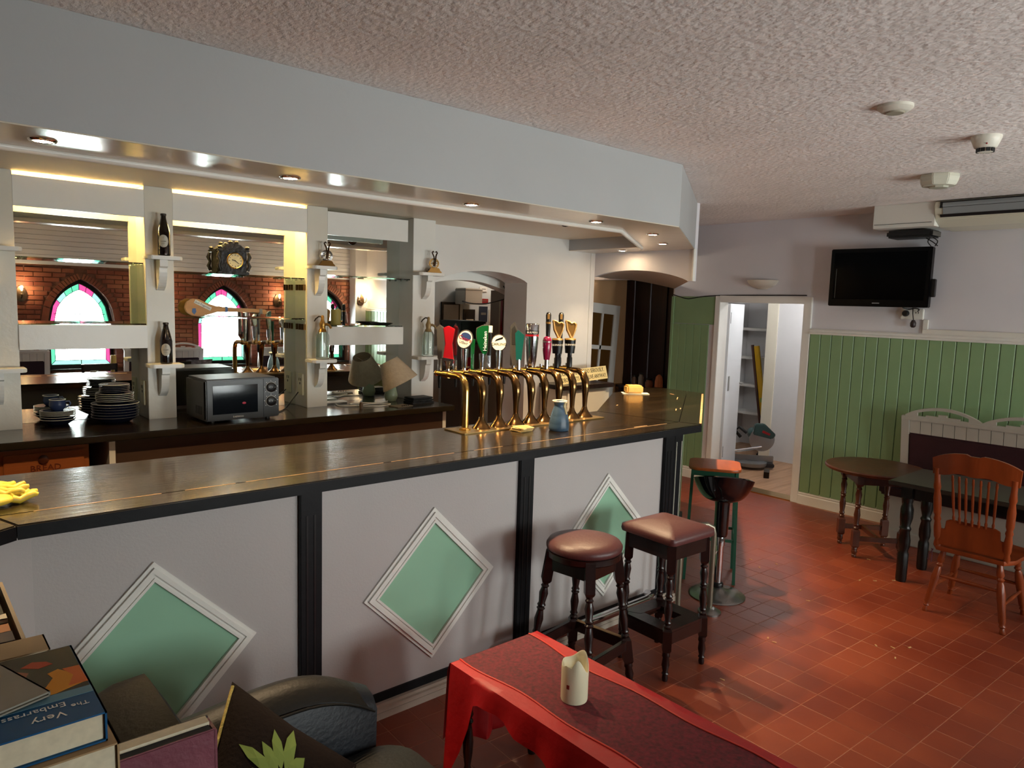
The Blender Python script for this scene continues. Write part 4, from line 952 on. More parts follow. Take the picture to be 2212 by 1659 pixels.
# things on the box shelf of the right bay
t = thing('pillar_candle', 'thick yellow green candle on the right box shelf', 'candle', (2.46, 4.74, 1.67)); B().lathe([(.034, 0), (.036, .004), (.036, .105), (.033, .11), (.004, .107)], seg=28).build('wax', M('wax_olive', '#a89a55', .5), t, 50); B().rod((0, 0, .105), (0, 0, .12), .0015).build('wick', blackp, t)
t = thing('black_dish', 'dark crimped dish on the right box shelf', 'dish', (2.83, 4.735, 1.67)); B().lathe([(.05, 0), (.06, .003), (.085, .014), (.082, .016), (.055, .006), (.001, .005)], seg=32).build('bowl', M('dish_dark', '#23201c', .35), t, 40)
B().lathe([(.083, .013), (.088, .016), (.083, .018)], seg=16, cap=False).build('crimped_rim', M('dish_dark'), t)
# bread bin and bowl under the back bar
t = thing('bread_bin', 'wooden bread bin with round knob under the back bar', 'bread bin', (.61, 4.42, .636))
bw = M('bread_pine', '#8a4a1e', .45, var=(5, .12), bump=(20, .06), stretch=(.3, 1, 5))
B().box(-.20, .20, -.08, .30, 0, .41).build('box', bw, t, bevel=.004); B().box(-.18, .175, -.092, -.079, .03, .385).build('front_door', bw, t, bevel=.003)
B().lathe([(.022, 0), (.024, .006), (.018, .012)], (-.01, -.092, .35), RX(PI / 2).to_3x3(), 20).build('knob', midwood, t, 50)
text('BREAD', .045, Matrix.Translation((0, -.0935, .305)) @ RX(PI / 2), letm('#5a2410'), t, False, ex=.001)
t = thing('mixing_bowl', 'pale bowl just showing over the bar below the back bar', 'bowl', (.98, 4.12, .74)); B().lathe([(.05, 0), (.06, .004), (.105, .06), (.12, .09), (.115, .09), (.10, .06), (.05, .012), (.001, .01)], seg=30).build('bowl_shell', M('bowl_grey', '#8d8276', .4), t, 50); B().lathe([(.118, .088), (.124, .092), (.114, .094)], seg=30, cap=False).build('rim', pcream, t)
t.location.z = .845
sh = thing('under_cabinet', 'dark low cabinet carrying the pale bowl', 'cabinet', (.98, 4.12, 0)); B().box(-.2, .2, -.16, .16, 0, .844).build('carcass', M('dark_shelf'), sh, bevel=.003); B().box(-.19, .19, -.17, -.16, .1, .83).build('door', M('dark_interior'), sh)
sh.location.y = 4.13
# kitchen things seen through the first arch
def wallpic(nm, lab, cat, x0, x1, z0, z1, frame, face, y=7.02):
    t = thing(nm, lab, cat, ((x0 + x1) / 2, y - .02, z0)); B().box(x0, x1, y - .02, y, z0, z1).build('frame', frame, t, world=True); B().box(x0 + .025, x1 - .025, y - .024, y - .02, z0 + .03, z1 - .03).build('sheet', face, t, world=True); return t
wallpic('notice_board', 'dark framed pale notice board on the kitchen wall', 'board', 5.0, 5.27, 1.2, 1.86, blackp, M('board_grey', '#a2a09c', .5))
wp = wallpic('crest_poster', 'small black poster with a pale shield on the kitchen wall', 'poster', 5.33, 5.50, 1.28, 1.78, blackp, M('poster_black', '#101010', .5))
B().prism([(5.36, 1.66), (5.47, 1.66), (5.46, 1.54), (5.415, 1.45), (5.37, 1.54)], 'y', 6.99, 6.997).build('shield', creamb, wp, world=True)
t = thing('white_carton', 'white carton fixed high on the kitchen wall', 'box', (5.32, 6.9, 1.84)); B().box(-.13, .13, -.1, .1, 0, .19).build('carton', whitep, t, bevel=.006); B().box(-.131, .131, -.101, .101, .165, .172).build('lid_edge', grey, t)
notes = M('note_white', '#d9d8d2', .6)
for (x, z, w, h, c, lab) in ((5.64, 2.12, .16, .20, '#1c1a1c', 'black notice at the top of the kitchen notes'), (5.63, 2.0, .12, .06, '#d9d8d2', 'white note with a dark dot on the kitchen wall'), (5.64, 1.86, .14, .055, '#8c1c1c', 'narrow red note on the kitchen wall'), (5.64, 1.63, .13, .19, '#232c3c', 'dark blue leaflet among the kitchen notes'), (5.80, 1.62, .15, .16, '#c8c4ba', 'pale printed leaflet among the kitchen notes'), (5.82, 2.05, .14, .05, '#50504c', 'grey strip note near the kitchen door')):
    t = thing('wall_note', lab, 'note', (x, 7.01, z)); B().box(-.5 * w, .5 * w, 0, .008, 0, h).build('sheet', M('note_' + c, c, .6), t); B().box(-.3 * w, .3 * w, -.001, 0, h * .45, h * .6).build('print', M('note_ink', '#6a655c', .6), t)
t = thing('green_crate', 'dark green crate on a stand in the kitchen', 'crate', (4.71, 6.2, 0)); B().box(-.16, .15, -.18, .18, 1.42, 1.67).build('bin', M('crate_green', '#1f2a22', .5), t, bevel=.01); B().box(-.15, .14, -.17, .17, 0, 1.419).build('stand', M('stand_grey', '#6b615a', .6), t); B().box(-.17, .16, -.19, .19, 1.64, 1.665).build('lip', M('crate_green'), t)
t = thing('red_sign', 'small red sign hanging on the kitchen stand', 'sign', (4.55, 5.99, 1.12)); B().box(0, .13, 0, .006, 0, .17).build('plate', redm, t); B().box(.03, .10, -.002, 0, .06, .075).build('print', creamb, t)
t = thing('dark_cupboard', 'grey kitchen worktop unit left in the arch', 'cupboard', (4.2, 6.6, 0)); B().box(-.3, .28, -.3, .38, 0, 1.35).build('body', M('kitchen_unit', '#8d8378', .5), t); B().box(-.32, .30, -.32, .38, 1.35, 1.39).build('worktop', M('kitchen_top', '#a39a8c', .4), t, bevel=.004); B().box(-.28, .26, -.31, -.30, .1, 1.3).build('door', M('kitchen_unit'), t)
t = thing('red_folder', 'red edged tall folder by the beige kitchen screen', 'folder', (5.06, 5.9, 2.0)); B().box(-.056, -.051, .0, .03, -.5, -.1).build('cover', redm, t); B().box(-.052, -.0505, 0.03, .06, -.49, -.11).build('pages', paper, t)
cable('arch_cable', 'black cable drooping under the white arch beam', [(4.40, 5.18, 2.02), (4.50, 5.26, 1.98), (4.56, 5.3, 1.92), (4.45, 5.45, 1.86), (4.3, 5.5, 1.85), (4.2, 5.55, 1.87)], .006, blackp)
t = thing('kitchen_fill_lamp', 'added unseen ceiling lamp to light the dim kitchen', 'lamp', (5.7, 6.7, 2.6)); B().lathe([(.10, 0), (.10, -.03), (.07, -.06), (.001, -.065)], seg=24).build('diffuser', M('fill_white', '#fff4e4', .4, emit=('#fff1de', 4.)), t, 50); B().lathe([(.11, 0), (.11, -.012)], seg=24).build('rim', whitep, t); light('POINT', 'fill_light', t, (0, 0, -.1), 5, (1, .93, .84), .08)  # kitchen lamp is an added fill for the otherwise dim kitchen
t = thing('passage_fill_lamp', 'added unseen ceiling lamp to brighten the passage wall', 'lamp', (6.5, 5.55, 2.4)); B().lathe([(.08, 0), (.08, -.02), (.05, -.05), (.001, -.055)], seg=20).build('diffuser', M('fill_white'), t, 50); B().lathe([(.09, 0), (.09, -.01)], seg=20).build('rim', whitep, t); light('POINT', 'fill_light', t, (0, 0, -.09), 8, (1, .85, .65), .05)  # lamp added out of view to brighten the beige passage wall
# passage things seen through the second arch
t = thing('glazed_door_leaf', 'white half glazed door leaf leaning in the passage', 'door', (6.74, 6.12, 0), 0)
lm = RY(math.radians(4))
b = B(); 
for x0, x1, z0, z1 in ((-.35, -.25, 0, 1.9), (.18, .28, 0, 1.9), (-.25, .18, 1.78, 1.9), (-.25, .18, .0, .85), (-.25, .18, 1.33, 1.38), (-.05, -.02, .85, 1.78)): b.box(x0, x1, -.02, .02, z0, z1, lm)
b.build('frame', white, t)
for x0, x1 in ((-.25, -.05), (-.02, .18)):
    for z0, z1 in ((.85, 1.33), (1.38, 1.78)): B().box(x0, x1, -.004, .004, z0, z1, lm).build('pane', M('amber_pane', '#5a3d1c', .15), t)
t = thing('passage_shelf', 'dark shelf carrying jars in the passage', 'shelf', (7.25, 5.75, 0)); B().box(-.12, .16, -.35, .35, .84, .87).build('board', maho, t); 
for s in (-.3, .3): B().box(-.1, .14, s - .02, s + .02, 0, .84).build('upright', maho, t)
t = thing('salt_lamp', 'peach coloured rock salt lamp on the passage shelf', 'lamp', (7.2, 5.47, .87)); B().lathe([(.05, 0), (.052, .03), (.05, .10), (.038, .155), (.015, .18), (.001, .183)], seg=9).build('rock', M('salt_peach', '#c47a52', .6, bump=(20, .5)), t); B().lathe([(.06, 0), (.06, .015)], seg=16).build('foot', midwood, t)
t.children[0].location.z = .012
for y_, r_, h_, c, lab in ((5.62, .05, .10, '#8a5a44', 'short terracotta jar beside the salt lamp'), (5.75, .035, .16, '#8f8a84', 'slim glass jar on the passage shelf'), (5.86, .03, .12, '#6a4c3a', 'small brown jar at the shelf end')):
    t = thing('jar', lab, 'jar', (7.2, y_, .87)); B().lathe([(r_ * .9, 0), (r_, .01), (r_, h_ * .75), (r_ * .7, h_ * .88), (r_ * .7, h_)], seg=18).build('body', M('jar_' + c, c, .3), t, 50); B().lathe([(r_ * .75, h_), (r_ * .75, h_ + .015), (r_ * .6, h_ + .018)], seg=18).build('lid', blackp, t, 50)
cable('wall_cable', 'thin black cable sagging along the top of the green panel', [(XW - .008, 4.97, 2.02), (XW - .012, 4.87, 1.995), (XW - .012, 4.76, 1.975), (XW - .012, 4.62, 1.995), (XW - .012, 4.42, 2.012), (XW - .03, 4.0, 2.02), (XW - .03, 3.4, 2.025)], .005, blackp)

# ------------------------------------------------------------------ stools at the bar
TURN = [(.017, 0), (.019, .03), (.013, .06), (.020, .10), (.016, .14), (.012, .19), (.019, .30), (.021, .40), (.016, .50), (.012, .55), (.019, .58), (.012, .61), (.019, .64), (.014, .68), (.020, .80), (.021, .88), (.013, .95), (.019, .97), (.018, 1)]
def turned_leg(p0, p1, zb0, zb1, zt0, w, mat, t, foot=True):
    """leg with square blocks joined by turned lengths; p0 foot, p1 top"""
    p0, p1 = Vector(p0), Vector(p1); d = p1 - p0; at = lambda z: p0 + d * ((z - p0.z) / d.z); q = d.to_track_quat('Z', 'Y').to_matrix()
    b = B()
    b.turned(p0, at(zb0), [(w * .30, 0), (w * .36, .1), (w * .30, .22), (w * .42, .26), (w * .30, .32), (w * .46, .55), (w * .36, .80), (w * .46, .86), (w * .40, 1)], 14)
    for za, zb in ((zb0, zb1), (zt0, p1.z)):
        c0, c1 = at(za), at(zb); e = .012
        b.hexa([c0 + q @ Vector((sx * w * .38, sy * w * .38, 0)) for sx, sy in ((-1, -1), (1, -1), (1, 1), (-1, 1))] + [c0 + q @ Vector((sx * w * .5, sy * w * .5, e)) for sx, sy in ((-1, -1), (1, -1), (1, 1), (-1, 1))])
        b.hexa([c0 + q @ Vector((sx * w * .5, sy * w * .5, e)) for sx, sy in ((-1, -1), (1, -1), (1, 1), (-1, 1))] + [c1 + q @ Vector((sx * w * .5, sy * w * .5, -e)) for sx, sy in ((-1, -1), (1, -1), (1, 1), (-1, 1))])
        b.hexa([c1 + q @ Vector((sx * w * .5, sy * w * .5, -e)) for sx, sy in ((-1, -1), (1, -1), (1, 1), (-1, 1))] + [c1 + q @ Vector((sx * w * .38, sy * w * .38, 0)) for sx, sy in ((-1, -1), (1, -1), (1, 1), (-1, 1))])
    b.turned(at(zb1), at(zt0), [(w * .34, 0), (w * .44, .04), (w * .30, .07), (w * .44, .11), (w * .34, .15), (w * .48, .34), (w * .36, .46), (w * .32, .50), (w * .46, .53), (w * .32, .56), (w * .46, .59), (w * .34, .63), (w * .48, .80), (w * .32, .90), (w * .44, .93), (w * .32, .96), (w * .40, 1)], 14)
    return b.build('leg', mat, t, 45)
def cushion_top(b, outline_, z0, z1, dome, inset=.03, rings=6):
    n = len(outline_); c = Vector((sum(p[0] for p in outline_) / n, sum(p[1] for p in outline_) / n)); vs = []; fs = []
    prof = [(1.0 - .02, z0), (1.0, z0 + (z1 - z0) * .4), (.985, z1)] + [(1 - (i / rings) ** .9 * .999, z1 + dome * math.sin(PI / 2 * (i / rings) ** .7)) for i in range(1, rings + 1)]
    for s, z in prof:
        for p in outline_: q = c + (Vector(p) - c) * s; vs.append((q.x, q.y, z))
    for i in range(len(prof) - 1):
        for k in range(n): fs.append((i * n + k, i * n + (k + 1) % n, (i + 1) * n + (k + 1) % n, (i + 1) * n + k))
    fs.append(tuple(range(n - 1, -1, -1))); return b.add(vs, fs)
def rrect(w, d, r, n=5):
    o = []
    for cx, cy, a0 in ((w - r, d - r, 0), (-w + r, d - r, PI / 2), (-w + r, -d + r, PI), (w - r, -d + r, 1.5 * PI)):
        o += [(cx + r * math.cos(a0 + PI / 2 * k / n), cy + r * math.sin(a0 + PI / 2 * k / n)) for k in range(n + 1)]
    return o
# square stool
t = thing('square_bar_stool', 'square maroon topped bar stool with dark turned legs', 'stool', (3.035, 2.20, 0), math.radians(-2))
h = .145
for sx in (-1, 1):
    for sy in (-1, 1): turned_leg((sx * (h + .005), sy * (h + .005), 0), (sx * (h - .01), sy * (h - .01), .70), .15, .27, .55, .044, dkwood, t)
for sx, sy in ((0, -1), (0, 1), (-1, 0), (1, 0)):
    if sx == 0:
        B().box(-h, h, sy * h - .011, sy * h + .011, .62, .70).build('apron', dkwood, t); B().box(-h, h, sy * h - .011, sy * h + .011, .185, .245).build('stretcher', dkwood, t)
        B().prism([(-h, sy * (h + .01)), (h, sy * (h + .01)), (h - .05, sy * (h - .075)), (-h + .05, sy * (h - .075))], 'z', .245, .258).build('foot_board', dkwood, t)
    else:
        B().box(sx * h - .011, sx * h + .011, -h, h, .62, .70).build('apron', dkwood, t); B().box(sx * h - .011, sx * h + .011, -h, h, .185, .245).build('stretcher', dkwood, t)
        B().prism([(sx * (h + .01), -h), (sx * (h + .01), h), (sx * (h - .075), h - .05), (sx * (h - .075), -h + .05)], 'z', .246, .257).build('foot_board', dkwood, t)
b = B(); cushion_top(b, rrect(.178, .178, .03), .70, .735, .035); b.build('seat', maroon, t, 60)
# round stool
t = thing('round_bar_stool', 'round brown topped bar stool with splayed turned legs', 'stool', (2.485, 2.275, 0), math.radians(8))
for k in range(4):
    a = PI / 4 + k * PI / 2; c_, s_ = math.cos(a), math.sin(a)
    turned_leg((.26 * c_, .26 * s_, 0), (.155 * c_, .155 * s_, .70), .13, .26, .54, .046, dkwood, t)
for k in range(4):
    a0, a1 = PI / 4 + k * PI / 2, PI / 4 + (k + 1) * PI / 2
    for r_, z0, z1, nm in ((.16, .60, .675, 'apron'), (.228, .195, .25, 'stretcher')):
        p, q = Vector((r_ * math.cos(a0), r_ * math.sin(a0), 0)), Vector((r_ * math.cos(a1), r_ * math.sin(a1), 0)); m_ = (p + q) / 2; d = q - p
        B().cbox((m_.x, m_.y, (z0 + z1) / 2), (d.length, .024, z1 - z0), RZ(math.atan2(d.y, d.x))).build(nm, dkwood, t, bevel=.003)
        if nm == 'stretcher' and k == 3: B().cbox((m_.x, m_.y, z1 + .001), (d.length * .86, .02, .003), RZ(math.atan2(d.y, d.x))).build('worn_strip', wornm, t)
B().lathe([(.165, .665), (.178, .675), (.178, .70), (.17, .705)], seg=36).build('seat_rim', dkwood, t, 50)
B().lathe([(.168, .70), (.181, .712), (.182, .728), (.172, .744), (.13, .757), (.06, .764), (.001, .765)], seg=36).build('seat', maroon, t, 60)
# gas lift stool
t = thing('gas_lift_stool', 'black bucket gas lift bar stool with chrome base', 'stool', (4.05, 2.52, 0), math.radians(215))
B().lathe([(.178, 0), (.18, .006), (.17, .014), (.10, .03), (.05, .05), (.034, .062)], seg=40).build('base', steel, t, 60)
B().lathe([(.034, .060), (.036, .064), (.036, .085), (.03, .09)], seg=24).build('collar', blackp, t, 50)
B().rod((0, 0, .085), (0, 0, .43), .024, seg=20).build('column', chrome, t, 50)
B().lathe([(.030, .34), (.030, .425), (.026, .43)], seg=20).build('sleeve', chrome, t, 50)
B().lathe([(.040, .40), (.045, .42), (.046, .60), (.05, .64), (.065, .68)], seg=24).build('shroud', blackg, t, 50)
b = B(); sg, rg = 36, 9; vs = []; fs = []
for i in range(rg + 1):
    s = i / rg
    for k in range(sg):
        a = 2 * PI * k / sg; r = .06 + .125 * s ** .6; lift = .64 + .13 * s ** 1.7 + .055 * s ** 2 * max(0, math.cos(a)) ** 1.0 - .02 * s * max(0, -math.cos(a))
        vs.append((r * .95 * math.cos(a), r * 1.03 * math.sin(a), lift))
for i in range(rg + 1):
    s = 1 - i / rg
    for k in range(sg):
        a = 2 * PI * k / sg; r = max(.001, (.06 + .125 * s ** .6) - .012) if i < rg else .001; lift = .66 + .115 * s ** 1.7 + .055 * s ** 2 * max(0, math.cos(a)) - .02 * s * max(0, -math.cos(a))
        vs.append((r * .95 * math.cos(a), r * 1.03 * math.sin(a), lift))
tot = 2 * (rg + 1)
for i in range(tot - 1):
    for k in range(sg): fs.append((i * sg + k, i * sg + (k + 1) % sg, (i + 1) * sg + (k + 1) % sg, (i + 1) * sg + k))
b.add(vs, fs); b.build('bucket_seat', blackg, t, 60)
b = B(); b.tube([(.02, -.02, .30), (.09, -.06, .24), (.12, -.05, .22)], .007, 8); b.build('lift_lever', chrome, t, 60)
# green stool with timber seat behind it
gmt = M('green_enamel', '#1f4a38', .35)
t = thing('green_stool', 'tall green metal framed stool with orange brown wooden seat', 'stool', (4.34, 2.78, 0), math.radians(34)); t.scale = (1, 1, .965)
for sx in (-1, 1):
    for sy in (-1, 1):
        b = B(); b.rod((sx * .165, sy * .165, 0), (sx * .145, sy * .145, .80), .014, seg=4); b.build('leg', gmt, t)
for a in range(4):
    m_ = RZ(a * PI / 2); B().box(-.16, .16, .150, .162, .30, .32, m_).build('rung', gmt, t); B().box(-.15, .15, .136, .150, .76, .80, m_).build('frame_rail', gmt, t)
b = B(); cushion_top(b, rrect(.175, .175, .07), .80, .82, .006); b.build('seat', M('seat_orange', '#8a421b', .35, var=(6, .15), stretch=(1, 5, 1)), t, 60)
# chrome hoop of a stool or trolley by the bar corner
t = thing('steel_hoop_frame', 'bent steel tube frame standing at the bar corner', 'frame', (3.63, 2.465, 0))
b = B(); b.tube([(-.06, .02, .03), (-.06, .02, .50), (-.05, .02, .54), (-.02, .01, .56), (.10, -.05, .56), (.13, -.07, .54), (.14, -.075, .50), (.14, -.075, .03)], .016, 12); b.build('tube', M('dull_steel', '#8a8474', .35, .8), t, 60)
B().lathe([(.07, 0), (.07, .012), (.04, .03), (.022, .034)], (.14, -.075, 0), seg=24).build('foot', steel, t, 50); B().lathe([(.05, 0), (.05, .012), (.022, .03)], (-.06, .02, 0), seg=24).build('foot', steel, t, 50)
# wood chips and grit on the floor
for k, (x, y) in enumerate(((4.85, 2.75), (4.75, 2.62), (4.92, 2.58), (4.58, 2.22), (4.45, 2.10), (5.1, 2.05), (5.18, 1.98), (5.3, 1.9), (5.6, 2.2), (3.74, 1.98), (3.72, 1.93), (4.15, 1.55), (4.2, 1.48), (4.08, 1.42), (4.28, 1.42), (3.12, 1.88))):
    o = tag(B().box(-.012, .012, -.004, .004, 0, .003, RZ(random.uniform(0, 3)) @ RX(0)).build('wood_chip', wornm), 'tiny pale wood chip lying on the red floor tiles', 'wood chip', 'wood chips on the floor'); o.location = (x, y, .0005)

# ------------------------------------------------------------------ tables and chair by the TV wall
t = thing('round_table', 'small round brown table with turned legs near the bench', 'table', (5.80, 2.285, 0), math.radians(42))
B().lathe([(.35, .655), (.362, .662), (.364, .676), (.355, .684), (.001, .684)], seg=48).build('table_top', midwood, t, 40)
h = .167
for sx in (-1, 1):
    for sy in (-1, 1): turned_leg((sx * h, sy * h, 0), (sx * h, sy * h, .655), .08, .22, .56, .05, midwood, t)
for s in (-1, 1):
    B().box(-h, h, s * h - .01, s * h + .01, .57, .65).build('apron', midwood, t); B().box(s * h - .01, s * h + .01, -h, h, .57, .65).build('apron', midwood, t); B().box(s * h - .011, s * h + .011, -h, h, .13, .165).build('stretcher', midwood, t)
B().box(-h, h, -.012, .012, .13, .165).build('stretcher', midwood, t)
bk = M('black_wood', '#0b0908', .3, var=(6, .3))
t = thing('rectangular_table', 'long black table with bulbous turned legs before the bench', 'table', (5.53, 1.25, 0))
B().box(-.30, .33, -.62, .72, .69, .72).build('table_top', M('table_top_dark', '#2a221b', .28, var=(3, .3), stretch=(6, 1, 1)), t, bevel=.005)
for sx in (-.19, .19):
    for sy in (-.50, .62):
        b = B(); b.lathe([(.032, 0), (.036, .02), (.036, .20), (.028, .22), (.038, .25), (.04, .30), (.03, .36), (.038, .38), (.028, .40), (.042, .46), (.042, .52), (.03, .56), (.036, .58), (.036, .60)], (sx, sy, 0), seg=18); b.box(sx - .036, sx + .036, sy - .036, sy + .036, .60, .69); b.build('leg', bk, t, 45)
for s in (-.19, .19): B().box(s - .012, s + .012, -.5, .62, .60, .69).build('apron', bk, t)
for s in (-.5, .62): B().box(-.19, .19, s - .012, s + .012, .60, .69).build('apron', bk, t)
# spindle back chair
t = thing('spindle_chair', 'golden brown spindle back wooden chair seen from behind', 'chair', (5.12, 1.355, 0), 0)
seat = [(-.20 + .0, -.185), (-.20, .185), (-.12, .225), (.10, .235), (.22, .20), (.25, .10), (.25, -.10), (.22, -.20), (.10, -.235), (-.12, -.225)]
b = B(); cushion_top(b, seat, .405, .432, -.008); b.build('seat', oak, t, 50)
LG = [(.014, 0), (.017, .02), (.012, .08), (.019, .10), (.014, .13), (.019, .16), (.021, .35), (.024, .55), (.020, .68), (.014, .72), (.022, .75), (.014, .78), (.022, .81), (.018, .9), (.015, 1)]
for p0, p1 in (((-.205, .212, 0), (-.145, .15, .41)), ((-.205, -.215, 0), (-.145, -.15, .41)), ((.24, .21, 0), (.16, .155, .41)), ((.24, -.21, 0), (.16, -.155, .41))): B().turned(p0, p1, LG).build('leg', oak, t, 50)
for a, c in (((-.18, .19, .16), (.21, .19, .16)), ((-.18, -.19, .16), (.21, -.19, .16)), ((-.17, .18, .24), (-.17, -.18, .24)), ((.20, .18, .20), (.20, -.18, .20))): B().turned(a, c, [(.008, 0), (.011, .3), (.013, .5), (.011, .7), (.008, 1)]).build('stretcher', oak, t, 50)
for s in (-1, 1): B().turned((-.165, s * .185, .42), (-.235, s * .205, .93), [(.016, 0), (.021, .05), (.015, .10), (.021, .14), (.022, .25), (.017, .33), (.022, .36), (.016, .40), (.022, .44), (.023, .62), (.016, .72), (.022, .76), (.017, .85), (.016, 1)]).build('back_post', oak, t, 50)
n = 20; cr = []; lowc = []
for i in range(n + 1):
    s = -1 + 2 * i / n; yy = s * .235; cr.append((yy, 1.045 - .055 * abs(s) ** 2.6 - (.010 if abs(s) < .12 else 0))); lowc.append((yy * .97, .885 + .03 * (1 - s * s) - .02 * math.cos(s * 9) * .3))
b = B(); 
for i in range(n):
    xa, xb = -.232 - .03 * (1 - (2 * i / n - 1) ** 2), -.232 - .03 * (1 - (2 * (i + 1) / n - 1) ** 2)
    b.hexa([Vector(v) for v in ((xa, *lowc[i]), (xb, *lowc[i + 1]), (xb + .022, *lowc[i + 1]), (xa + .022, *lowc[i]), (xa - .01, *cr[i]), (xb - .01, *cr[i + 1]), (xb + .012, *cr[i + 1]), (xa + .012, *cr[i]))])
b.build('crest_rail', oak, t, 40)
for k in range(7):
    s = -1 + k / 3; B().turned((-.175 - .02 * (1 - s * s), s * .105, .60), (-.235 - .02 * (1 - s * s), s * .118, .90), [(.006, 0), (.009, .1), (.005, .15), (.0075, .3), (.0085, .55), (.006, .85), (.008, .9), (.006, 1)], 10).build('spindle', oak, t, 60)
B().prism([(-.185, .44), (.185, .44), (.185, .545), (.15, .545), (.145, .60), (.12, .612), (-.12, .612), (-.145, .60), (-.15, .545), (-.185, .545)], 'x', -.185, -.17).build('lower_splat', oak, t, bevel=.003)
t = thing('chair_cushion_ties', 'dangling dark seat ties hanging below the spindle chair seat', 'ties', (4.95, 1.56, .33)); b = B(); b.tube([(0, 0, .07), (-.01, .02, .03), (-.012, .02, 0)], .003, 6); b.tube([(0, .01, .07), (-.015, .0, .04), (-.018, .0, -.01)], .003, 6); b.build('cord', M('tie_purple', '#4a2430', .7), t); B().ball((-.012, .02, 0), .005, 8).build('knot', M('tie_purple'), t)

# ------------------------------------------------------------------ settle benches
bwm = M('bench_white', '#a8a196', .4, var=(3, .06))
def bench(nm, lab, loc, rz, length, mod=.57, pad=None, wm=None):
    """settle: local +Y along the bench to its left end, -X to the front; back against x = 0"""
    pad = pad or bench_red; wm = wm or bwm
    t = thing(nm, lab, 'bench', loc, rz); L_ = length
    B().box(-.47, -.05, -L_ + .03, -.05, .10, .38).build('seat_base', wm, t); B().box(-.49, -.03, -L_ + .01, -.03, 0, .105).build('plinth', wm, t, bevel=.006)
    B().box(-.50, -.14, -L_ + .02, .02, .38, .47).build('seat_cushion', pad, t, bevel=.02)
    tl = RY(math.radians(-8)); Tm = Matrix.Translation((-.06, 0, .40)) @ tl
    B().box(-.03, -.01, -L_, 0, 0, .62, Tm).build('back_board', wm, t)
    for y0 in (-.065, -L_ + .0): B().box(-.055, -.03, y0, y0 + .065, .05, .63, Tm).build('back_stile', wm, t, bevel=.003)
    n_ = int(L_ / .09)
    for k in range(n_):
        y0 = -.065 - (L_ - .13) * k / n_; y1 = -.065 - (L_ - .13) * (k + 1) / n_
        B().box(-.048, -.03, y1 + .002, y0 - .002, .49, .60, Tm).build('back_slat', wm, t)
    B().box(-.06, -.03, -L_ + .065, -.065, .06, .49, Tm).build('back_pad', pad, t, bevel=.012)
    B().box(-.06, -.025, -L_, 0, .60, .635, Tm).build('top_rail', wm, t, bevel=.004)
    k = 0; y0 = -.03
    while y0 - mod > -L_ - .02:
        n = 18; cs = Tm
        def P(u, z): return cs @ Vector((-.045, y0 - u, z))
        up_ = [(mod * i / n, .645 + .085 * math.sin(PI * i / n) ** .8) for i in range(n + 1)]; lo_ = [(mod * i / n, max(.632, .632 + .058 * math.sin(PI * (i / n)) ** .8 - .0)) for i in range(n + 1)]
        b = B()
        for i in range(n):
            (u0_, a0), (u1_, a1) = up_[i], up_[i + 1]; (_, c0), (_, c1) = lo_[i], lo_[i + 1]
            solid = i < 3 or i > n - 4
            if solid: c0 = c1 = .632
            else: c0, c1 = a0 - .024, a1 - .024
            b.hexa([cs @ Vector(v) for v in ((-.052, y0 - u0_, c0), (-.052, y0 - u1_, c1), (-.034, y0 - u1_, c1), (-.034, y0 - u0_, c0), (-.052, y0 - u0_, a0), (-.052, y0 - u1_, a1), (-.034, y0 - u1_, a1), (-.034, y0 - u0_, a0))])
        for i in range(3, n - 3):
            u0_, u1_ = mod * i / n, mod * (i + 1) / n; hh = .632 + .022 + (.018 if i in (8, 9) else 0) - (.012 if i in (3, 4, n - 5, n - 4) else 0)
            b.hexa([cs @ Vector(v) for v in ((-.052, y0 - u0_, .63), (-.052, y0 - u1_, .63), (-.034, y0 - u1_, .63), (-.034, y0 - u0_, .63), (-.052, y0 - u0_, hh), (-.052, y0 - u1_, hh), (-.034, y0 - u1_, hh), (-.034, y0 - u0_, hh))])
        b.build('crest', wm, t); y0 -= mod
    return t
bench('settle_bench', 'off white settle with arched crests and maroon back by the TV wall', (XW - .02, 2.39, 0), 0, 2.35)

# ------------------------------------------------------------------ things on the TV wall and ceiling
t = thing('television', 'black flat screen television on the pale wall', 'television', (6.58, 2.70, 1.93), math.radians(4))
B().box(-.035, .04, -.41, .41, 0, .505).build('casing', tvblk, t, bevel=.006); B().box(-.0375, -.034, -.375, .375, .06, .47).build('screen', screen, t)
B().box(.04, .10, -.15, .15, .15, .40).build('wall_bracket', blackp, t); B().box(.0, .05, -.44, -.40, .09, .24).build('side_tuner', blackp, t, bevel=.004)
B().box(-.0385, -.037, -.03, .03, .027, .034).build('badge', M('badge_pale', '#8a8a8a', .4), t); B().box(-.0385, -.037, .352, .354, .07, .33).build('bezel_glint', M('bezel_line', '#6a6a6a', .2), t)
t = thing('set_top_box', 'slim black set top box above the television', 'set top box', (6.50, 2.42, 2.50))
B().box(-.10, .12, -.17, .18, 0, .06).build('case', blackp, t, bevel=.015); B().box(-.08, .10, -.174, -.168, .008, .052).build('end_cap', grey, t, bevel=.003); B().box(.10, .225, -.1, .1, .02, .05).build('shelf_arm', blackp, t)
for k, pts in enumerate((((6.52, 2.30, 2.50), (6.54, 2.32, 2.47), (6.56, 2.30, 2.435)), ((6.50, 2.27, 2.50), (6.52, 2.24, 2.47), (6.56, 2.27, 2.435)), ((6.52, 2.33, 2.50), (6.54, 2.28, 2.465), (6.56, 2.25, 2.435)))):
    cable('tv_lead', ('left', 'right', 'crossing')[k] + ' black lead between set top box and television', pts, .004, blackp)
t = thing('double_socket', 'white double wall socket with black plug below the television', 'socket', (XW, 2.45, 1.83))
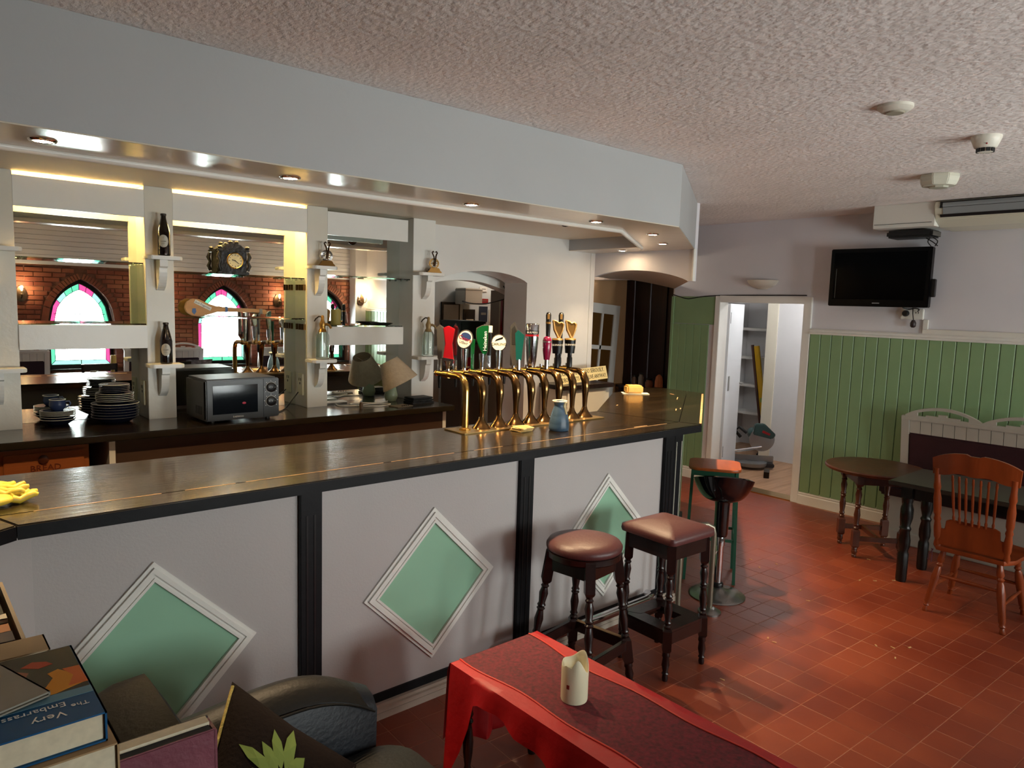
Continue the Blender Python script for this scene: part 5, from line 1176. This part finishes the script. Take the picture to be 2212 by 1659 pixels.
B().box(-.03, 0, -.09, .09, 0, .09).build('box', whitep, t, bevel=.004); b = B(); b.box(-.0315, -.029, -.055, -.05, .05, .065); b.box(-.0315, -.029, -.035, -.03, .05, .065); b.build('holes', blackp, t)
B().lathe([(.026, 0), (.028, .02), (.02, .04)], (-.03, .045, .05), RY(-PI / 2).to_3x3(), 16).build('plug', blackp, t, 50)
t = thing('hanging_plug', 'dark plug hanging on its lead under the socket', 'plug', (6.66, 2.42, 1.76)); B().lathe([(.010, 0), (.022, .01), (.024, .04), (.012, .065)], seg=14).build('plug_body', M('plug_dark', '#2a1e20', .4), t, 50); b = B(); b.tube([(0, 0, .06), (.0, .01, .12), (.02, .02, .17)], .004, 8); b.build('lead', blackp, t)
cable('plug_lead', 'black lead coiled between television and socket', [(6.62, 2.50, 1.93), (6.66, 2.47, 1.915), (6.67, 2.42, 1.925), (6.65, 2.38, 1.915), (6.68, 2.40, 1.90)], .005, blackp)
t = thing('cable_trunking', 'white cable trunking from the socket to the dado rail', 'trunking', (XW, 2.34, 1.715)); B().box(-.018, 0, -.02, .02, 0, .115).build('upright', whitep, t, bevel=.002); B().box(-.02, 0, -2.2, .02, -.003, .035).build('run', whitep, t, bevel=.002)
t = thing('wall_uplighter', 'white plaster half bowl wall light above the door', 'wall light', (XW, 3.88, 2.08))
b = B(); sg = 20; prof = [(.001, 0), (.05, .002), (.058, .012), (.10, .022), (.138, .045), (.158, .072), (.166, .088), (.162, .092), (.15, .082), (.09, .04), (.001, .03)]; vs = []; fs = []
for r, z in prof:
    for k in range(sg + 1): a = PI / 2 + PI * k / sg; vs.append((r * .8 * math.cos(a), r * math.sin(a), z))
for i in range(len(prof) - 1):
    for k in range(sg): fs.append((i * (sg + 1) + k, i * (sg + 1) + k + 1, (i + 1) * (sg + 1) + k + 1, (i + 1) * (sg + 1) + k))
b.add(vs, fs); b.build('bowl', M('plaster_cream', '#cfc9bd', .5), t, 50); b = B(); b.lathe([(.02, .0), (.02, .06)], (-.05, 0, .03)); b.build('lamp_holder', whitep, t)
t = thing('boxed_duct', 'white boxing fixed between ceiling and wall beside the air conditioner', 'duct', (6.5, 2.43, 2.57)); B().box(6.30, XW, 2.20, 2.672, 2.572, ZC).build('casing', whitep, t, bevel=.003, world=True); B().box(6.296, 6.30, 2.22, 2.66, 2.60, 2.603).build('seam', grey, t, world=True)
t = thing('air_conditioner', 'long white ceiling mounted air conditioner above the television', 'air conditioner', (6.5, 1.5, 2.57))
B().prism([(6.28, ZC - .005), (6.27, 2.70), (6.31, 2.615), (6.42, 2.567), (XW, 2.56), (XW, ZC - .005)], 'y', .85, 2.205).build('body', M('ac_white', '#cfcbb8', .4), t, bevel=.008, world=True)
b = B(); b.hexa([Vector(v) for v in ((6.266, .9, 2.735), (6.266, 2.16, 2.735), (6.276, 2.16, 2.735), (6.276, .9, 2.735), (6.266, .9, 2.748), (6.266, 2.16, 2.748), (6.276, 2.16, 2.748), (6.276, .9, 2.748))]); b.build('grille_top', blackp, t, world=True)
B().prism([(6.2685, 2.735), (6.263, 2.703), (6.272, 2.70), (6.277, 2.735)], 'y', .9, 2.16).build('grille_slot', M('ac_slot', '#15161a', .5), t, world=True)
B().prism([(6.262, 2.738), (6.258, 2.72), (6.285, 2.648), (6.297, 2.648), (6.27, 2.72), (6.272, 2.738)], 'y', .92, 2.14).build('flap', M('ac_flap', '#8e9496', .35), t, bevel=.002, world=True)
B().prism([(6.280, 2.652), (6.296, 2.632), (6.306, 2.632), (6.292, 2.652)], 'y', .9, 2.16).build('lower_slot', M('ac_slot'), t, world=True)
cwm = M('detector_white', '#d3cfc2', .4)
t = thing('ceiling_cap', 'small flat white ceiling fitting nearest the camera', 'detector', (3.37, 1.375, ZC)); B().lathe([(.072, 0), (.072, -.012), (.055, -.026), (.04, -.028)], seg=30).build('cap', cwm, t, 50); B().lathe([(.04, -.027), (.035, -.034), (.001, -.035)], seg=24).build('centre', M('cap_shade', '#9a9382', .5), t, 50)
t = thing('smoke_detector', 'domed white smoke detector with dark vents', 'detector', (4.22, 1.27, ZC)); B().lathe([(.068, 0), (.068, -.012), (.064, -.022), (.050, -.055), (.042, -.060)], seg=30).build('dome', cwm, t, 50)
b = B()
for k in range(10): a = 2 * PI * k / 10; b.cbox((.038 * math.cos(a), .038 * math.sin(a), -.068), (.005, .018, .02), RZ(a))
b.build('vents', blackp, t); B().lathe([(.036, -.058), (.034, -.078), (.001, -.080)], seg=20).build('tip', cwm, t, 50); B().ball((-.052, -.02, -.045), .004, 8).build('indicator', redm, t)
t = thing('alarm_sounder', 'octagonal white alarm unit near the air conditioner', 'detector', (5.17, 1.80, ZC)); B().lathe([(.115, 0), (.118, -.02), (.112, -.045), (.10, -.07), (.001, -.074)], seg=8).build('body', M('alarm_white', '#c3c2b2', .4), t, bevel=.004); B().lathe([(.06, -.072), (.055, -.082), (.001, -.083)], seg=8).build('face', M('alarm_face', '#a8a796', .4), t)

# ------------------------------------------------------------------ hall beyond the door
t = thing('spirit_level', 'long yellow spirit level leaning in the hall recess', 'level', (8.9, 4.92, 0)); lm = RX(math.radians(-9)) @ RY(math.radians(-2))
B().box(-.015, .015, -.035, .035, 0, 1.42, lm).build('beam', M('level_yellow', '#d6a80c', .35), t, bevel=.003); B().box(-.017, .017, -.02, .02, .66, .72, lm).build('vial', M('vial', '#a8c060', .2), t); B().box(-.012, .012, .045, .075, .0, 1.44, lm).build('wood_batten', midwood, t)
t = thing('crowbar', 'dark steel crowbar leaning against the hall shelves', 'crowbar', (8.75, 4.70, 0)); b = B(); b.tube([(-.25, .12, .02), (0.02, .02, .62), (.05, .03, .68), (.06, .07, .69), (.05, .12, .655)], [.012, .012, .012, .010, .006], 8); b.build('bar', M('crow_dark', '#1c1e20', .4, .7), t, 60); B().box(-.27, -.22, .11, .13, 0, .03).build('chisel_end', M('crow_dark'), t)
t = thing('mitre_saw', 'green and silver mitre saw standing on the hall floor', 'saw', (7.78, 4.50, 0), math.radians(-52)); t.scale = (1.1, 1.1, 1.1); sg_ = M('saw_green', '#2f4a48', .4); al = M('saw_alloy', '#9a9da0', .3, .8)
B().lathe([(.16, .03), (.17, .05), (.17, .07), (.15, .075)], seg=32).build('turntable', al, t, 50); B().box(-.26, .24, -.06, .06, .02, .06).build('base', M('saw_dark', '#262224', .5), t, bevel=.008); B().box(-.24, .24, .03, .06, .06, .13).build('fence', al, t, bevel=.004)
b = B(); b.rod((-.2, .0, .16), (.1, .02, .22), .012); b.rod((-.2, -.05, .18), (.1, -.03, .24), .012); b.build('slide_rods', chrome, t, 50)
B().lathe([(.13, -.02), (.135, 0), (.13, .02), (.11, .025)], (.10, 0, .32), RX(PI / 2).to_3x3(), 28).build('blade_guard', al, t, 50); b = B(); b.lathe([(.055, -.10), (.06, -.08), (.06, .08), (.045, .10)], (.02, .08, .36), RX(PI / 2).to_3x3(), 20); b.build('motor', sg_, t, 50)
B().prism([(.0, .37), (.20, .33), (.24, .38), (.12, .49), (.02, .48)], 'y', -.05, .05).build('guard_housing', sg_, t, bevel=.01); B().prism([(.09, .40), (.17, .37), (.18, .39), (.10, .425)], 'y', -.052, -.049).build('red_label', redm, t)
b = B(); b.tube([(-.06, 0, .38), (-.14, 0, .44), (-.18, 0, .40), (-.12, 0, .33)], .018, 10); b.build('handle', blackp, t, 60); B().rod((-.22, 0, .06), (-.2, 0, .20), .03, seg=14).build('pivot', al, t, 50)
t = thing('timber_offcut', 'dark timber offcut beside the mitre saw', 'offcut', (7.50, 4.13, 0), .5); B().box(-.10, .10, -.03, .03, 0, .07).build('block', dkwood, t, bevel=.003); B().box(.1, .103, -.03, .03, 0, .07).build('cut_end', wornm, t)
t = thing('hall_fill_lamp', 'added ceiling lamp standing in for the unseen light of the hall', 'lamp', (7.6, 4.0, 2.5)); B().lathe([(.12, 0), (.12, -.02), (.09, -.05), (.001, -.055)], seg=24).build('diffuser', M('hall_fill_white', '#ffffff', .4, emit=('#eef4ff', 2.)), t, 50); B().lathe([(.13, 0), (.13, -.01)], seg=24).build('rim', whitep, t); light('POINT', 'fill_light', t, (0, 0, -.1), 15, (1, .98, .96), .1)  # added hall lamp, stands in for the unseen source brightening the door leaf

# ------------------------------------------------------------------ red clothed table and candle
t = thing('low_table', 'low dark table with turned legs under the red cloth', 'table', (1.79, 1.50, 0))
B().box(-.215, .215, -.62, .60, .46, .49).build('table_top', dkwood, t, bevel=.004)
for sx in (-1, 1):
    for sy in (-.56, .54): B().turned((sx * .17, sy, 0), (sx * .17, sy, .46), TURN).build('leg', dkwood, t, 50)
for s in (-1, 1): B().box(s * .17 - .01, s * .17 + .01, -.56, .54, .39, .46).build('apron', dkwood, t)
for s in (-.56, .54): B().box(-.17, .17, s - .01, s + .01, .39, .46).build('apron', dkwood, t)
cl = thing('table_cloth', 'dark red patterned cloth with bright red border over the low table', 'cloth', (1.79, 1.50, .491))
damask = M('damask', '#4d0a18', .75, var=(70, .35), bump=(50, .15), col2='#6a0f22'); redb = M('satin_red', '#9c0d14', .45, var=(5, .12), bump=(30, .1))
n = 30
def cpt(u, v):       # u across (-1..1), v along (0..1, 1 = far end)
    wob = .018 * math.sin(v * 7.0 + (0 if u > 0 else 1.2)); return Vector(((.205 - .0 + wob * .6) * u, -.60 + 1.19 * v, .0045))
b = B(); vs = []; fs = []
for i in range(n + 1):
    for k in range(5): u = -1 + .5 * k; p = cpt(u * (.80 + .05 * math.sin(i * .5)), i / n); vs.append(p)
for i in range(n):
    for k in range(4): fs.append((i * 5 + k, i * 5 + k + 1, (i + 1) * 5 + k + 1, (i + 1) * 5 + k))
b.add(vs, fs); b.build('cloth_field', damask, cl)
b = B()
for s in (-1, 1):       # border: a strip on the top, then a hanging fall with folds
    vs = []; fs = []; rows = 9
    for i in range(n + 1):
        v = i / n; inner = cpt(s * (.80 + .05 * math.sin(i * .5)), v)
        edge = Vector((s * .224, inner.y, .004)); drop = .07 + .05 * math.sin(v * 5 + s) ** 2 + (.32 if (s < 0 and v > .86) else 0) * min(1, (v - .86) / .1 if v > .86 else 0)
        for k in range(rows):
            if k < 3: p = inner.lerp(edge, k / 2)
            else:
                q = (k - 2) / (rows - 3); p = Vector((s * (.226 + .014 * q + .012 * q * math.sin(v * 40)), inner.y, .003 - drop * q))
            vs.append(p)
    for i in range(n):
        for k in range(rows - 1): fs.append((i * rows + k, i * rows + k + 1, (i + 1) * rows + k + 1, (i + 1) * rows + k))
    b.add(vs, fs)
b.build('cloth_border', redb, cl, 70)
b = B(); vs = []; fs = []; rows = 10; n2 = 16
for i in range(n2 + 1):
    u = -1 + 2 * i / n2
    for k in range(rows):
        q = k / (rows - 1); drop = .40 - .10 * abs(u)
        p = Vector((u * .228, .592, .004)) if k == 0 else Vector((u * (.228 + .02 * q), .602 + .014 * q + .02 * q * math.sin(u * 14), .003 - drop * q)); vs.append(p)
for i in range(n2):
    for k in range(rows - 1): fs.append((i * rows + k, i * rows + k + 1, (i + 1) * rows + k + 1, (i + 1) * rows + k))
b.add(vs, fs); b.build('cloth_end_fall', redb, cl, 70)
b = B(); b.tube([cpt(.80 + .05 * math.sin(i * .5), i / n) + Vector((0, 0, .002)) for i in range(n + 1)], .003, 6); b.tube([cpt(-.80 - .05 * math.sin(i * .5), i / n) + Vector((0, 0, .002)) for i in range(n + 1)], .003, 6); b.build('cloth_piping', M('piping_red', '#c23a30', .4), cl)
t = thing('pillar_candle', 'ivory pillar candle with a melted uneven rim on the red cloth', 'candle', (1.755, 1.625, .497))
b = B(); sg = 40; vs = []; fs = []; rr = .047
rimh = [.138 + .018 * math.sin(2 * PI * k / sg * 2 + .6) + .014 * math.sin(2 * PI * k / sg * 3 + 2) - .030 * max(0, 1 - abs((k - 23) / 3.2)) for k in range(sg)]
lev = [lambda k: (rr * .97, 0), lambda k: (rr, .006), lambda k: (rr, .07), lambda k: (rr * 1.005, rimh[k] - .006), lambda k: (rr * .97, rimh[k]), lambda k: (rr * .86, rimh[k] - .004), lambda k: (rr * .80, .095), lambda k: (.001, .088)]
for f_ in lev:
    for k in range(sg): r, z = f_(k); a = 2 * PI * k / sg; vs.append((r * math.cos(a), r * math.sin(a), z))
for i in range(len(lev) - 1):
    for k in range(sg): fs.append((i * sg + k, i * sg + (k + 1) % sg, (i + 1) * sg + (k + 1) % sg, (i + 1) * sg + k))
fs.append(tuple(range(sg - 1, -1, -1))); b.add(vs, fs); b.build('wax', M('ivory_wax', '#dcd6b8', .45, var=(6, .05)), t, 60)
B().rod((0, 0, .088), (.002, 0, .10), .002, seg=6).build('wick', M('wick_red', '#7a2014', .7), t)
B().cbox((-.0465 * math.cos(.15), -.0465 * math.sin(.15) - .006, .062), (.003, .01, .014), RZ(.3)).build('chip_mark', M('wick_red'), t)

# ------------------------------------------------------------------ armchair and cushion
lea = M('navy_leather', '#0b111a', .45, var=(5, .25), bump=(70, .12), spec=.35); lea2 = M('brown_black_leather', '#0f0d09', .5, var=(5, .2), bump=(70, .12), spec=.3)
t = thing('armchair', 'black leather armchair with rounded arm beside the bar', 'armchair', (.85, 1.68, 0))
def arm_prof(y0, y1, nm):
    n = 14; xs0, xs1 = -.34, .30; vs = []; fs = []
    pr_ = []
    top = lambda x: .655 - .10 * max(0, (x - .02) / .28) ** 2.2 - .03 * max(0, (-x - .05) / .3)
    sec = [(y0, .05), (y0, .50), (y0 + .012, .94), (y0 + .04, 1.0), ((y0 + y1) / 2, 1.025), (y1 - .04, 1.0), (y1 - .012, .94), (y1, .50), (y1, .05)]
    for i in range(n + 1):
        x = xs0 + (xs1 - xs0) * i / n; sh = 1 if i < n else .97
        for y, s in sec: vs.append((x + (.012 * (s if s < .9 else 1.5) if i == n else 0), (y - (y0 + y1) / 2) * sh + (y0 + y1) / 2, top(x) * s))
    m_ = len(sec)
    for i in range(n):
        for k in range(m_): fs.append((i * m_ + k, (i + 1) * m_ + k, (i + 1) * m_ + (k + 1) % m_, i * m_ + (k + 1) % m_))
    fs += [tuple(range(m_)), tuple(range((n + 1) * m_ - 1, n * m_ - 1, -1))]
    o = B().add(vs, fs).build(nm, lea, t, 50)
    b = B(); b.tube([(xs0 + (xs1 - xs0) * i / n, y0 - .001, top(xs0 + (xs1 - xs0) * i / n) * .945) for i in range(n + 1)], .004, 6); b.build('piping', lea2, o)
    b = B(); b.add([(xs0 + (xs1 - xs0) * i / n, y, top(xs0 + (xs1 - xs0) * i / n) * s + .002) for i in range(n + 1) for y, s in ((y0 + .012, .945), (y0 + .04, 1.0), ((y0 + y1) / 2, 1.025), (y1 - .04, 1.0), (y1 - .012, .945))], [(i * 5 + k, (i + 1) * 5 + k, (i + 1) * 5 + k + 1, i * 5 + k + 1) for i in range(n) for k in range(4)]); b.build('arm_top', lea2, o, 60)
arm_prof(.26, .44, 'arm'); arm_prof(-.50, -.32, 'arm')
B().box(-.30, .36, -.32, .26, .10, .30).build('seat_base', lea, t, bevel=.02)
b = B(); cushion_top(b, [(x + .05, y - .03) for x, y in rrect(.34, .285, .12)], .30, .41, .05); b.build('seat_cushion', lea2, t, 60)
b = B(); bm_ = Matrix.Translation((-.36, -.03, .30)) @ RY(math.radians(-10))
cushion_top(b, [(x, y) for x, y in rrect(.34, .31, .14)], -.09, .02, .05); o = b.build('backrest', M('backrest_hide', '#0b0906', .6, var=(5, .2), bump=(70, .12), spec=.12), t, 60); o.data.transform(Matrix.Translation((-.36, -.02, .585)) @ RY(math.radians(80)))
B().box(-.46, -.33, -.46, .40, .06, .60).build('back_frame', lea, t, bevel=.03)
for sx in (-.40, .28):
    for sy in (-.44, .38): B().lathe([(.022, 0), (.028, .06)], (sx, sy, 0), seg=14).build('foot', dkwood, t)
t = thing('floral_cushion', 'dark brown cushion with a green flower leaning in the armchair', 'cushion', (.70, 1.74, .46), 0)
T_, TR_, TL_ = Vector((.69, 1.93, .785)), Vector((.25, -.25, -.22)), Vector((-.20, -.24, -.25))
cc_ = T_ + TR_ / 2 + TL_ / 2; nz_ = TL_.cross(TR_).normalized(); cm = Matrix((TR_ / .4, -TL_ / .4, nz_)).transposed().to_4x4(); cm.translation = cc_
def pillow(b, hw, th, m, n=14):
    vs = []; fs = []
    for s in (1, -1):
        for i in range(n + 1):
            for k in range(n + 1):
                u, v = -1 + 2 * i / n, -1 + 2 * k / n; e = (1 - abs(u) ** 2.6) * (1 - abs(v) ** 2.6); pin = 1 - .06 * (1 - abs(u * v))
                vs.append(m @ Vector((u * hw * pin if abs(v) > .99 or abs(u) > .99 else u * hw * (1 - .05 * (1 - abs(v))), v * hw * (1 - .05 * (1 - abs(u))), s * th * max(0, e) ** .55)))
    N_ = n + 1
    for s in range(2):
        for i in range(n):
            for k in range(n):
                q = (s * N_ * N_ + i * N_ + k, s * N_ * N_ + (i + 1) * N_ + k, s * N_ * N_ + (i + 1) * N_ + k + 1, s * N_ * N_ + i * N_ + k + 1); fs.append(q if s == 0 else q[::-1])
    return b.add(vs, fs)
b = B(); pillow(b, .20, .065, cm); b.build('cover', M('cushion_brown', '#170e0a', .85, var=(4, .3), bump=(90, .2), spec=.15), t, 80, world=True)
fb = M('petal_green', '#6b7d36', .7)
fc = Vector((-.01, .03)); 
for k in range(13):
    a = -.4 + 2 * PI * k / 13; l = .095 + .02 * ((k * 5) % 3); d = Vector((math.cos(a), math.sin(a))); nn = Vector((-d.y, d.x)); w = .016
    pts = [fc + d * .02, fc + d * l * .45 + nn * w, fc + d * l * .75 + nn * w * .9, fc + d * l, fc + d * l * .75 - nn * w * .9, fc + d * l * .45 - nn * w]
    def hgt(p):
        u, v = min(.98, abs(p.x) / .20), min(.98, abs(p.y) / .20); return .065 * ((1 - u ** 2.6) * (1 - v ** 2.6)) ** .55 + .0035
    if max(abs(p.x) for p in pts) > .19 or max(abs(p.y) for p in pts) > .19: continue
    mid = sum((p for p in pts), Vector((0, 0))) / 6
    vs = [cm @ Vector((p.x, p.y, hgt(p))) for p in pts] + [cm @ Vector((mid.x, mid.y, hgt(mid) + .001))]
    B().add(vs, [(i, (i + 1) % 6, 6) for i in range(6)]).build('petal', fb, t, world=True)
b = B(); b.tube([cm @ Vector((-.195, -.19 + .38 * k / 20, .002)) for k in range(21)], .0045, 6); b.build('cord_trim', rope, t, world=True)

# ------------------------------------------------------------------ books at the left
def book(lab, x0, x1, y0, y1, z0, z1, cov, grp=None, spine='x1', nm='book', rz=0, world=True):
    c = ((x0 + x1) / 2, (y0 + y1) / 2, z0); t = thing(nm, lab, 'book', c, rz, grp); a, d, h = (x1 - x0) / 2, (y1 - y0) / 2, z1 - z0; e = .003
    cm_ = M('cover_' + cov, cov, .6, var=(9, .1), spec=.2)
    B().box(-a, a, -d, d, 0, e).build('cover', cm_, t); B().box(-a, a, -d, d, h - e, h).build('cover', cm_, t)
    if spine == 'x1': B().box(a - e, a, -d, d, 0, h).build('spine', cm_, t)
    else: B().box(-a, a, d - e, d, 0, h).build('spine', cm_, t)
    B().box(-a + .006, a - .004, -d + .006, d - .006, e, h - e).build('pages', paper, t)
    return t
bc = thing('book_cabinet', 'low dark cabinet carrying the pile of books', 'cabinet', (0, 1.3, 0)); B().box(-.45, .355, -.34, .14, 0, .78).build('body', dkwood, bc, bevel=.004); B().box(-.42, .33, -.345, -.34, .05, .74).build('door', dkwood, bc)
ck_ = thing('book_crate', 'open wooden crate of upright paperbacks by the bar panel', 'crate', (0, 2.0, 0))
crm = M('crate_wood', '#6a5a42', .6, var=(6, .2))
B().box(.203, .211, -.28, .27, 0, 1.078).build('side', crm, ck_); B().box(-.06, .203, -.28, -.27, 0, 1.05).build('end', crm, ck_); B().box(-.06, .203, .26, .27, 0, 1.05).build('end', crm, ck_); B().box(-.06, .203, -.27, .26, .80, .82).build('shelf_board', crm, ck_)
yy = 2.25
for th, hh, c, lab in ((.19, .235, '#23261c', 'thick dark green volume at the far end of the crate'), (.036, .25, '#b9b3a4', 'white paperback in the crate'), (.062, .24, '#9a6844', 'tan orange paperback in the crate'), (.062, .245, '#2a1f2c', 'dark purple paperback in the crate'), (.046, .245, '#8a8064', 'drab olive paperback in the crate'), (.042, .24, '#8d8f4c', 'yellow green paperback in the crate'), (.048, .235, '#7a4c22', 'brown paperback nearest in the crate')):
    t = thing('paperback', lab, 'book', (.06, yy - th / 2, .821), 0, 'paperbacks standing in the crate'); cm_ = M('cover_' + c, c, .6, var=(9, .1), spec=.2)
    B().box(-.10, .135, -th / 2, -th / 2 + .003, 0, hh).build('cover', cm_, t); B().box(-.10, .135, th / 2 - .003, th / 2, 0, hh).build('cover', cm_, t); B().box(-.10, .135, -th / 2, th / 2, hh - .002, hh).build('spine', cm_, t); B().box(-.098, .13, -th / 2 + .003, th / 2 - .003, .002, hh - .002).build('pages', paper, t)
    yy -= th + .003
for z0, z1, x1, y0, y1, c, lab in ((.78, .86, .26, 1.22, 1.43, '#3a3026', 'dark book at the bottom of the pile'), (.86, .95, .255, 1.22, 1.43, '#6b5138', 'brown book second in the pile'), (.95, 1.03, .265, 1.21, 1.44, '#2a3a44', 'slate book third in the pile'), (1.03, 1.097, .27, 1.285, 1.60, '#a58a66', 'tan book just below the blue annual')):
    book(lab, x1 - .42, x1, y0, y1, z0, z1, c)
blue = book('blue covered annual with a colourful picture on top of the pile', -.02, .256, 1.30, 1.60, 1.098, 1.15, '#14507e')
cmz = .0525
fm = lambda x, y: Matrix.Translation((x, y, cmz))
def patch(nm, pts, col, dz=0): B().prism([(x - .118, y - 1.45) for x, y in pts], 'z', cmz - .0005 + dz, cmz + .0003 + dz).build(nm, M('print_' + col, col, .6, spec=.2), blue)
patch('cover_picture', [(-.02, 1.41), (.252, 1.41), (.252, 1.598), (-.02, 1.598)], '#34332a')
patch('picture_strip', [(-.02, 1.385), (.253, 1.385), (.253, 1.41), (-.02, 1.41)], '#5f8aa0', .0002)
patch('picture_flame', [(.15, 1.412), (.20, 1.412), (.25, 1.43), (.24, 1.47), (.218, 1.506), (.20, 1.497), (.205, 1.474), (.19, 1.445)], '#c9861c', .0004)
patch('picture_orange', [(.222, 1.428), (.2525, 1.428), (.2515, 1.50), (.224, 1.502), (.236, 1.466)], '#c8662c', .0006)
patch('picture_red', [(.165, 1.548), (.19, 1.528), (.214, 1.534), (.206, 1.55), (.185, 1.562)], '#a03a24', .0006)
patch('picture_face', [(.135, 1.49), (.16, 1.482), (.174, 1.52), (.15, 1.545)], '#8a5a48', .0004)
tmx = lambda x, y: Matrix.Translation((x - .118, y - 1.45, cmz + .0006)) @ RZ(PI)
text('The', .017, tmx(.226, 1.352), letm('#c8d0d4'), blue, False, ex=.0002); text('Very', .026, tmx(.178, 1.335), letm('#c8d0d4'), blue, False, ex=.0002); text('Embarrassing', .022, tmx(.208, 1.367), letm('#c8d0d4'), blue, False, ex=.0002, align='LEFT')
g = book('plain grey booklet lying across the blue annual', -.03, .17, 1.369, 1.535, 1.1532, 1.162, '#8d8a80'); g.rotation_euler.z = math.radians(18.4)
book('buff paperback with white pages behind the blue annual', -.02, .236, 1.712, 1.795, 1.08, 1.105, '#8a765c', nm='book')
mar = M('maroon_cloth_cover', '#7a4350', .5, var=(8, .12), bump=(60, .15))
t = thing('photo_album', 'large maroon album standing on edge before the armchair', 'album', (.34, 1.415, .78), math.radians(-1))
B().box(-.135, .125, -.022, -.016, 0, .215).build('cover', mar, t, bevel=.002); B().box(-.135, .125, .030, .036, 0, .217).build('cover', M('album_dark', '#15121c', .5), t); B().box(-.13, .118, -.016, .004, .004, .213).build('pages', M('album_black', '#10101a', .7), t); B().box(-.13, .12, .004, .030, .004, .219).build('pages', paper, t); B().box(.121, .127, -.022, .036, 0, .212).build('spine', mar, t)

# ------------------------------------------------------------------ far side of the room, seen in the mirrors
rw = M('bench_white_far', '#efedf0', .4); pp = M('purple_pad', '#2f1c2e', .6)
def far_bench(x0, x1, lab): bench('settle_bench', lab, (x1, YB + .03, 0), -PI / 2, x1 - x0, .57, pp, rw)
for x0, x1, lab in ((.60, 1.76, 'white settle left of the first mirrored window'), (2.70, 3.83, 'white settle between the two mirrored windows'), (4.72, 5.60, 'white settle right of the second mirrored window')):
    L_ = x1 - x0
    t = bench('settle_bench', lab, (x0, YB + .03, 0), -PI / 2, L_, L_ / 2.02, pp, rw)
    # bench runs along local -Y: with the quarter turn that is -X, so turn it to face the room
    t.rotation_euler.z = PI / 2; t.location = (x1, YB + .03, 0); t.scale = (1, 1, 1)
    t.rotation_euler.z = -PI / 2; t.location = (x1, YB + .03, 0)
for x, lab in ((2.15, 'dark table under the first mirrored window'), (3.35, 'dark table between the mirrored windows'), (4.55, 'dark table under the second mirrored window')):
    t = thing('pub_table', lab, 'table', (x, -1.35, 0)); B().box(-.42, .42, -.30, .30, .72, .75).build('table_top', M('table_far', '#3a2c26', .15), t, bevel=.004)
    for sx in (-.34, .34):
        for sy in (-.22, .22): B().turned((sx, sy, 0), (sx, sy, .72), TURN).build('leg', dkwood, t, 50)
for x, y, lab in ((2.05, -.72, 'dark chair facing the first mirrored window'), (2.95, -.74, 'dark chair facing the gap between the windows'), (4.5, -.74, 'dark chair facing the second mirrored window'), (5.3, -1.2, 'dark chair near the pier')):
    t = thing('pub_chair', lab, 'chair', (x, y, 0)); B().box(-.20, .20, -.20, .20, .42, .46).build('seat', dkwood, t, bevel=.01)
    for sx in (-.17, .17):
        for sy in (-.17, .17): B().rod((sx, sy, 0), (sx, sy, .42), .018, seg=8).build('leg', dkwood, t)
        B().rod((sx, .18, .44), (sx * 1.1, .22, .96), .016, seg=8).build('back_post', dkwood, t)
    B().box(-.20, .20, .205, .23, .88, .96).build('top_rail', dkwood, t, bevel=.006); B().box(-.18, .18, .20, .22, .70, .74).build('mid_rail', dkwood, t)
t = thing('tall_candle', 'tall yellow candle on the table under the first mirrored window', 'candle', (2.40, -1.4, .751)); B().lathe([(.034, 0), (.036, .004), (.036, .24), (.03, .245), (.002, .24)], seg=20).build('wax', M('wax_yellow', '#c9a95a', .5), t, 50); B().rod((0, 0, .24), (0, 0, .255), .002).build('wick', blackp, t)
t = thing('white_mug', 'small white pot on the table under the first mirrored window', 'pot', (2.16, -1.45, .751)); B().lathe([(.03, 0), (.036, .004), (.04, .09), (.037, .09), (.034, .01)], seg=20).build('body', whitep, t, 50); b = B(); b.tube([(.038, 0, .07), (.06, 0, .06), (.058, 0, .03), (.037, 0, .02)], .005, 8); b.build('handle', whitep, t)
t = thing('patterned_cushion', 'dark patterned cushion on the settle below the second window', 'cushion', (3.72, YB + .32, .48)); b = B(); pillow(b, .20, .06, Matrix.Translation((0, -.02, .19)) @ RX(math.radians(72))); b.build('cover', M('cushion_pattern', '#2a2030', .7, var=(20, .7), col2='#8a8490'), t, 80); b = B(); pillow(b, .08, .065, Matrix.Translation((0, -.015, .19)) @ RX(math.radians(72)) @ RZ(PI / 4)); b.build('motif', M('cushion_motif', '#6f6878', .7), t, 80)
bulbm = M('bulb', '#fff0d0', .3, emit=('#ffcf8a', 40.)); iron = M('sconce_iron', '#3a2a1c', .4, .7)
def sconce(x, y, z, lab, arms):
    t = thing('wall_sconce', lab, 'wall light', (x, y, z), 0, 'candle wall lights on the far wall')
    B().prism([(.07 * math.cos(a) * (1 - .25 * math.sin(a)), .11 * math.sin(a)) for a in [2 * PI * k / 24 for k in range(24)]], 'y', 0, .012).build('back_plate', iron, t)
    for s in arms:
        b = B(); b.tube([(0, .01, -.03), (s * .3, .04, -.06), (s * .8, .08, -.05), (s, .09, -.01)], .006, 8); b.build('arm', iron, t, 60)
        b = B(); b.lathe([(.022, 0), (.024, .006), (.008, .01), (.008, .05)], (s, .09, -.01), seg=14); b.build('candle_tube', creamb, t, 50)
        B().lathe([(.006, 0), (.014, .02), (.012, .035), (.002, .06)], (s, .09, .04), seg=14).build('bulb', bulbm, t, 60); light('POINT', 'bulb_light', t, (s, .09, .09), 5.0, (1, .72, .4), .015)
sconce(1.48, YB + .014, 1.80, 'candle wall light left of the first mirrored window', (0.0,)); sconce(5.13, YB + .014, 1.80, 'candle wall light right of the second mirrored window', (0.0,)); sconce(6.60, YB + .222, 1.86, 'twin candle wall light on the white pier', (-.07, .07)); sconce(3.22, YB + .014, 1.80, 'candle wall light between the mirrored windows', (0.0,))
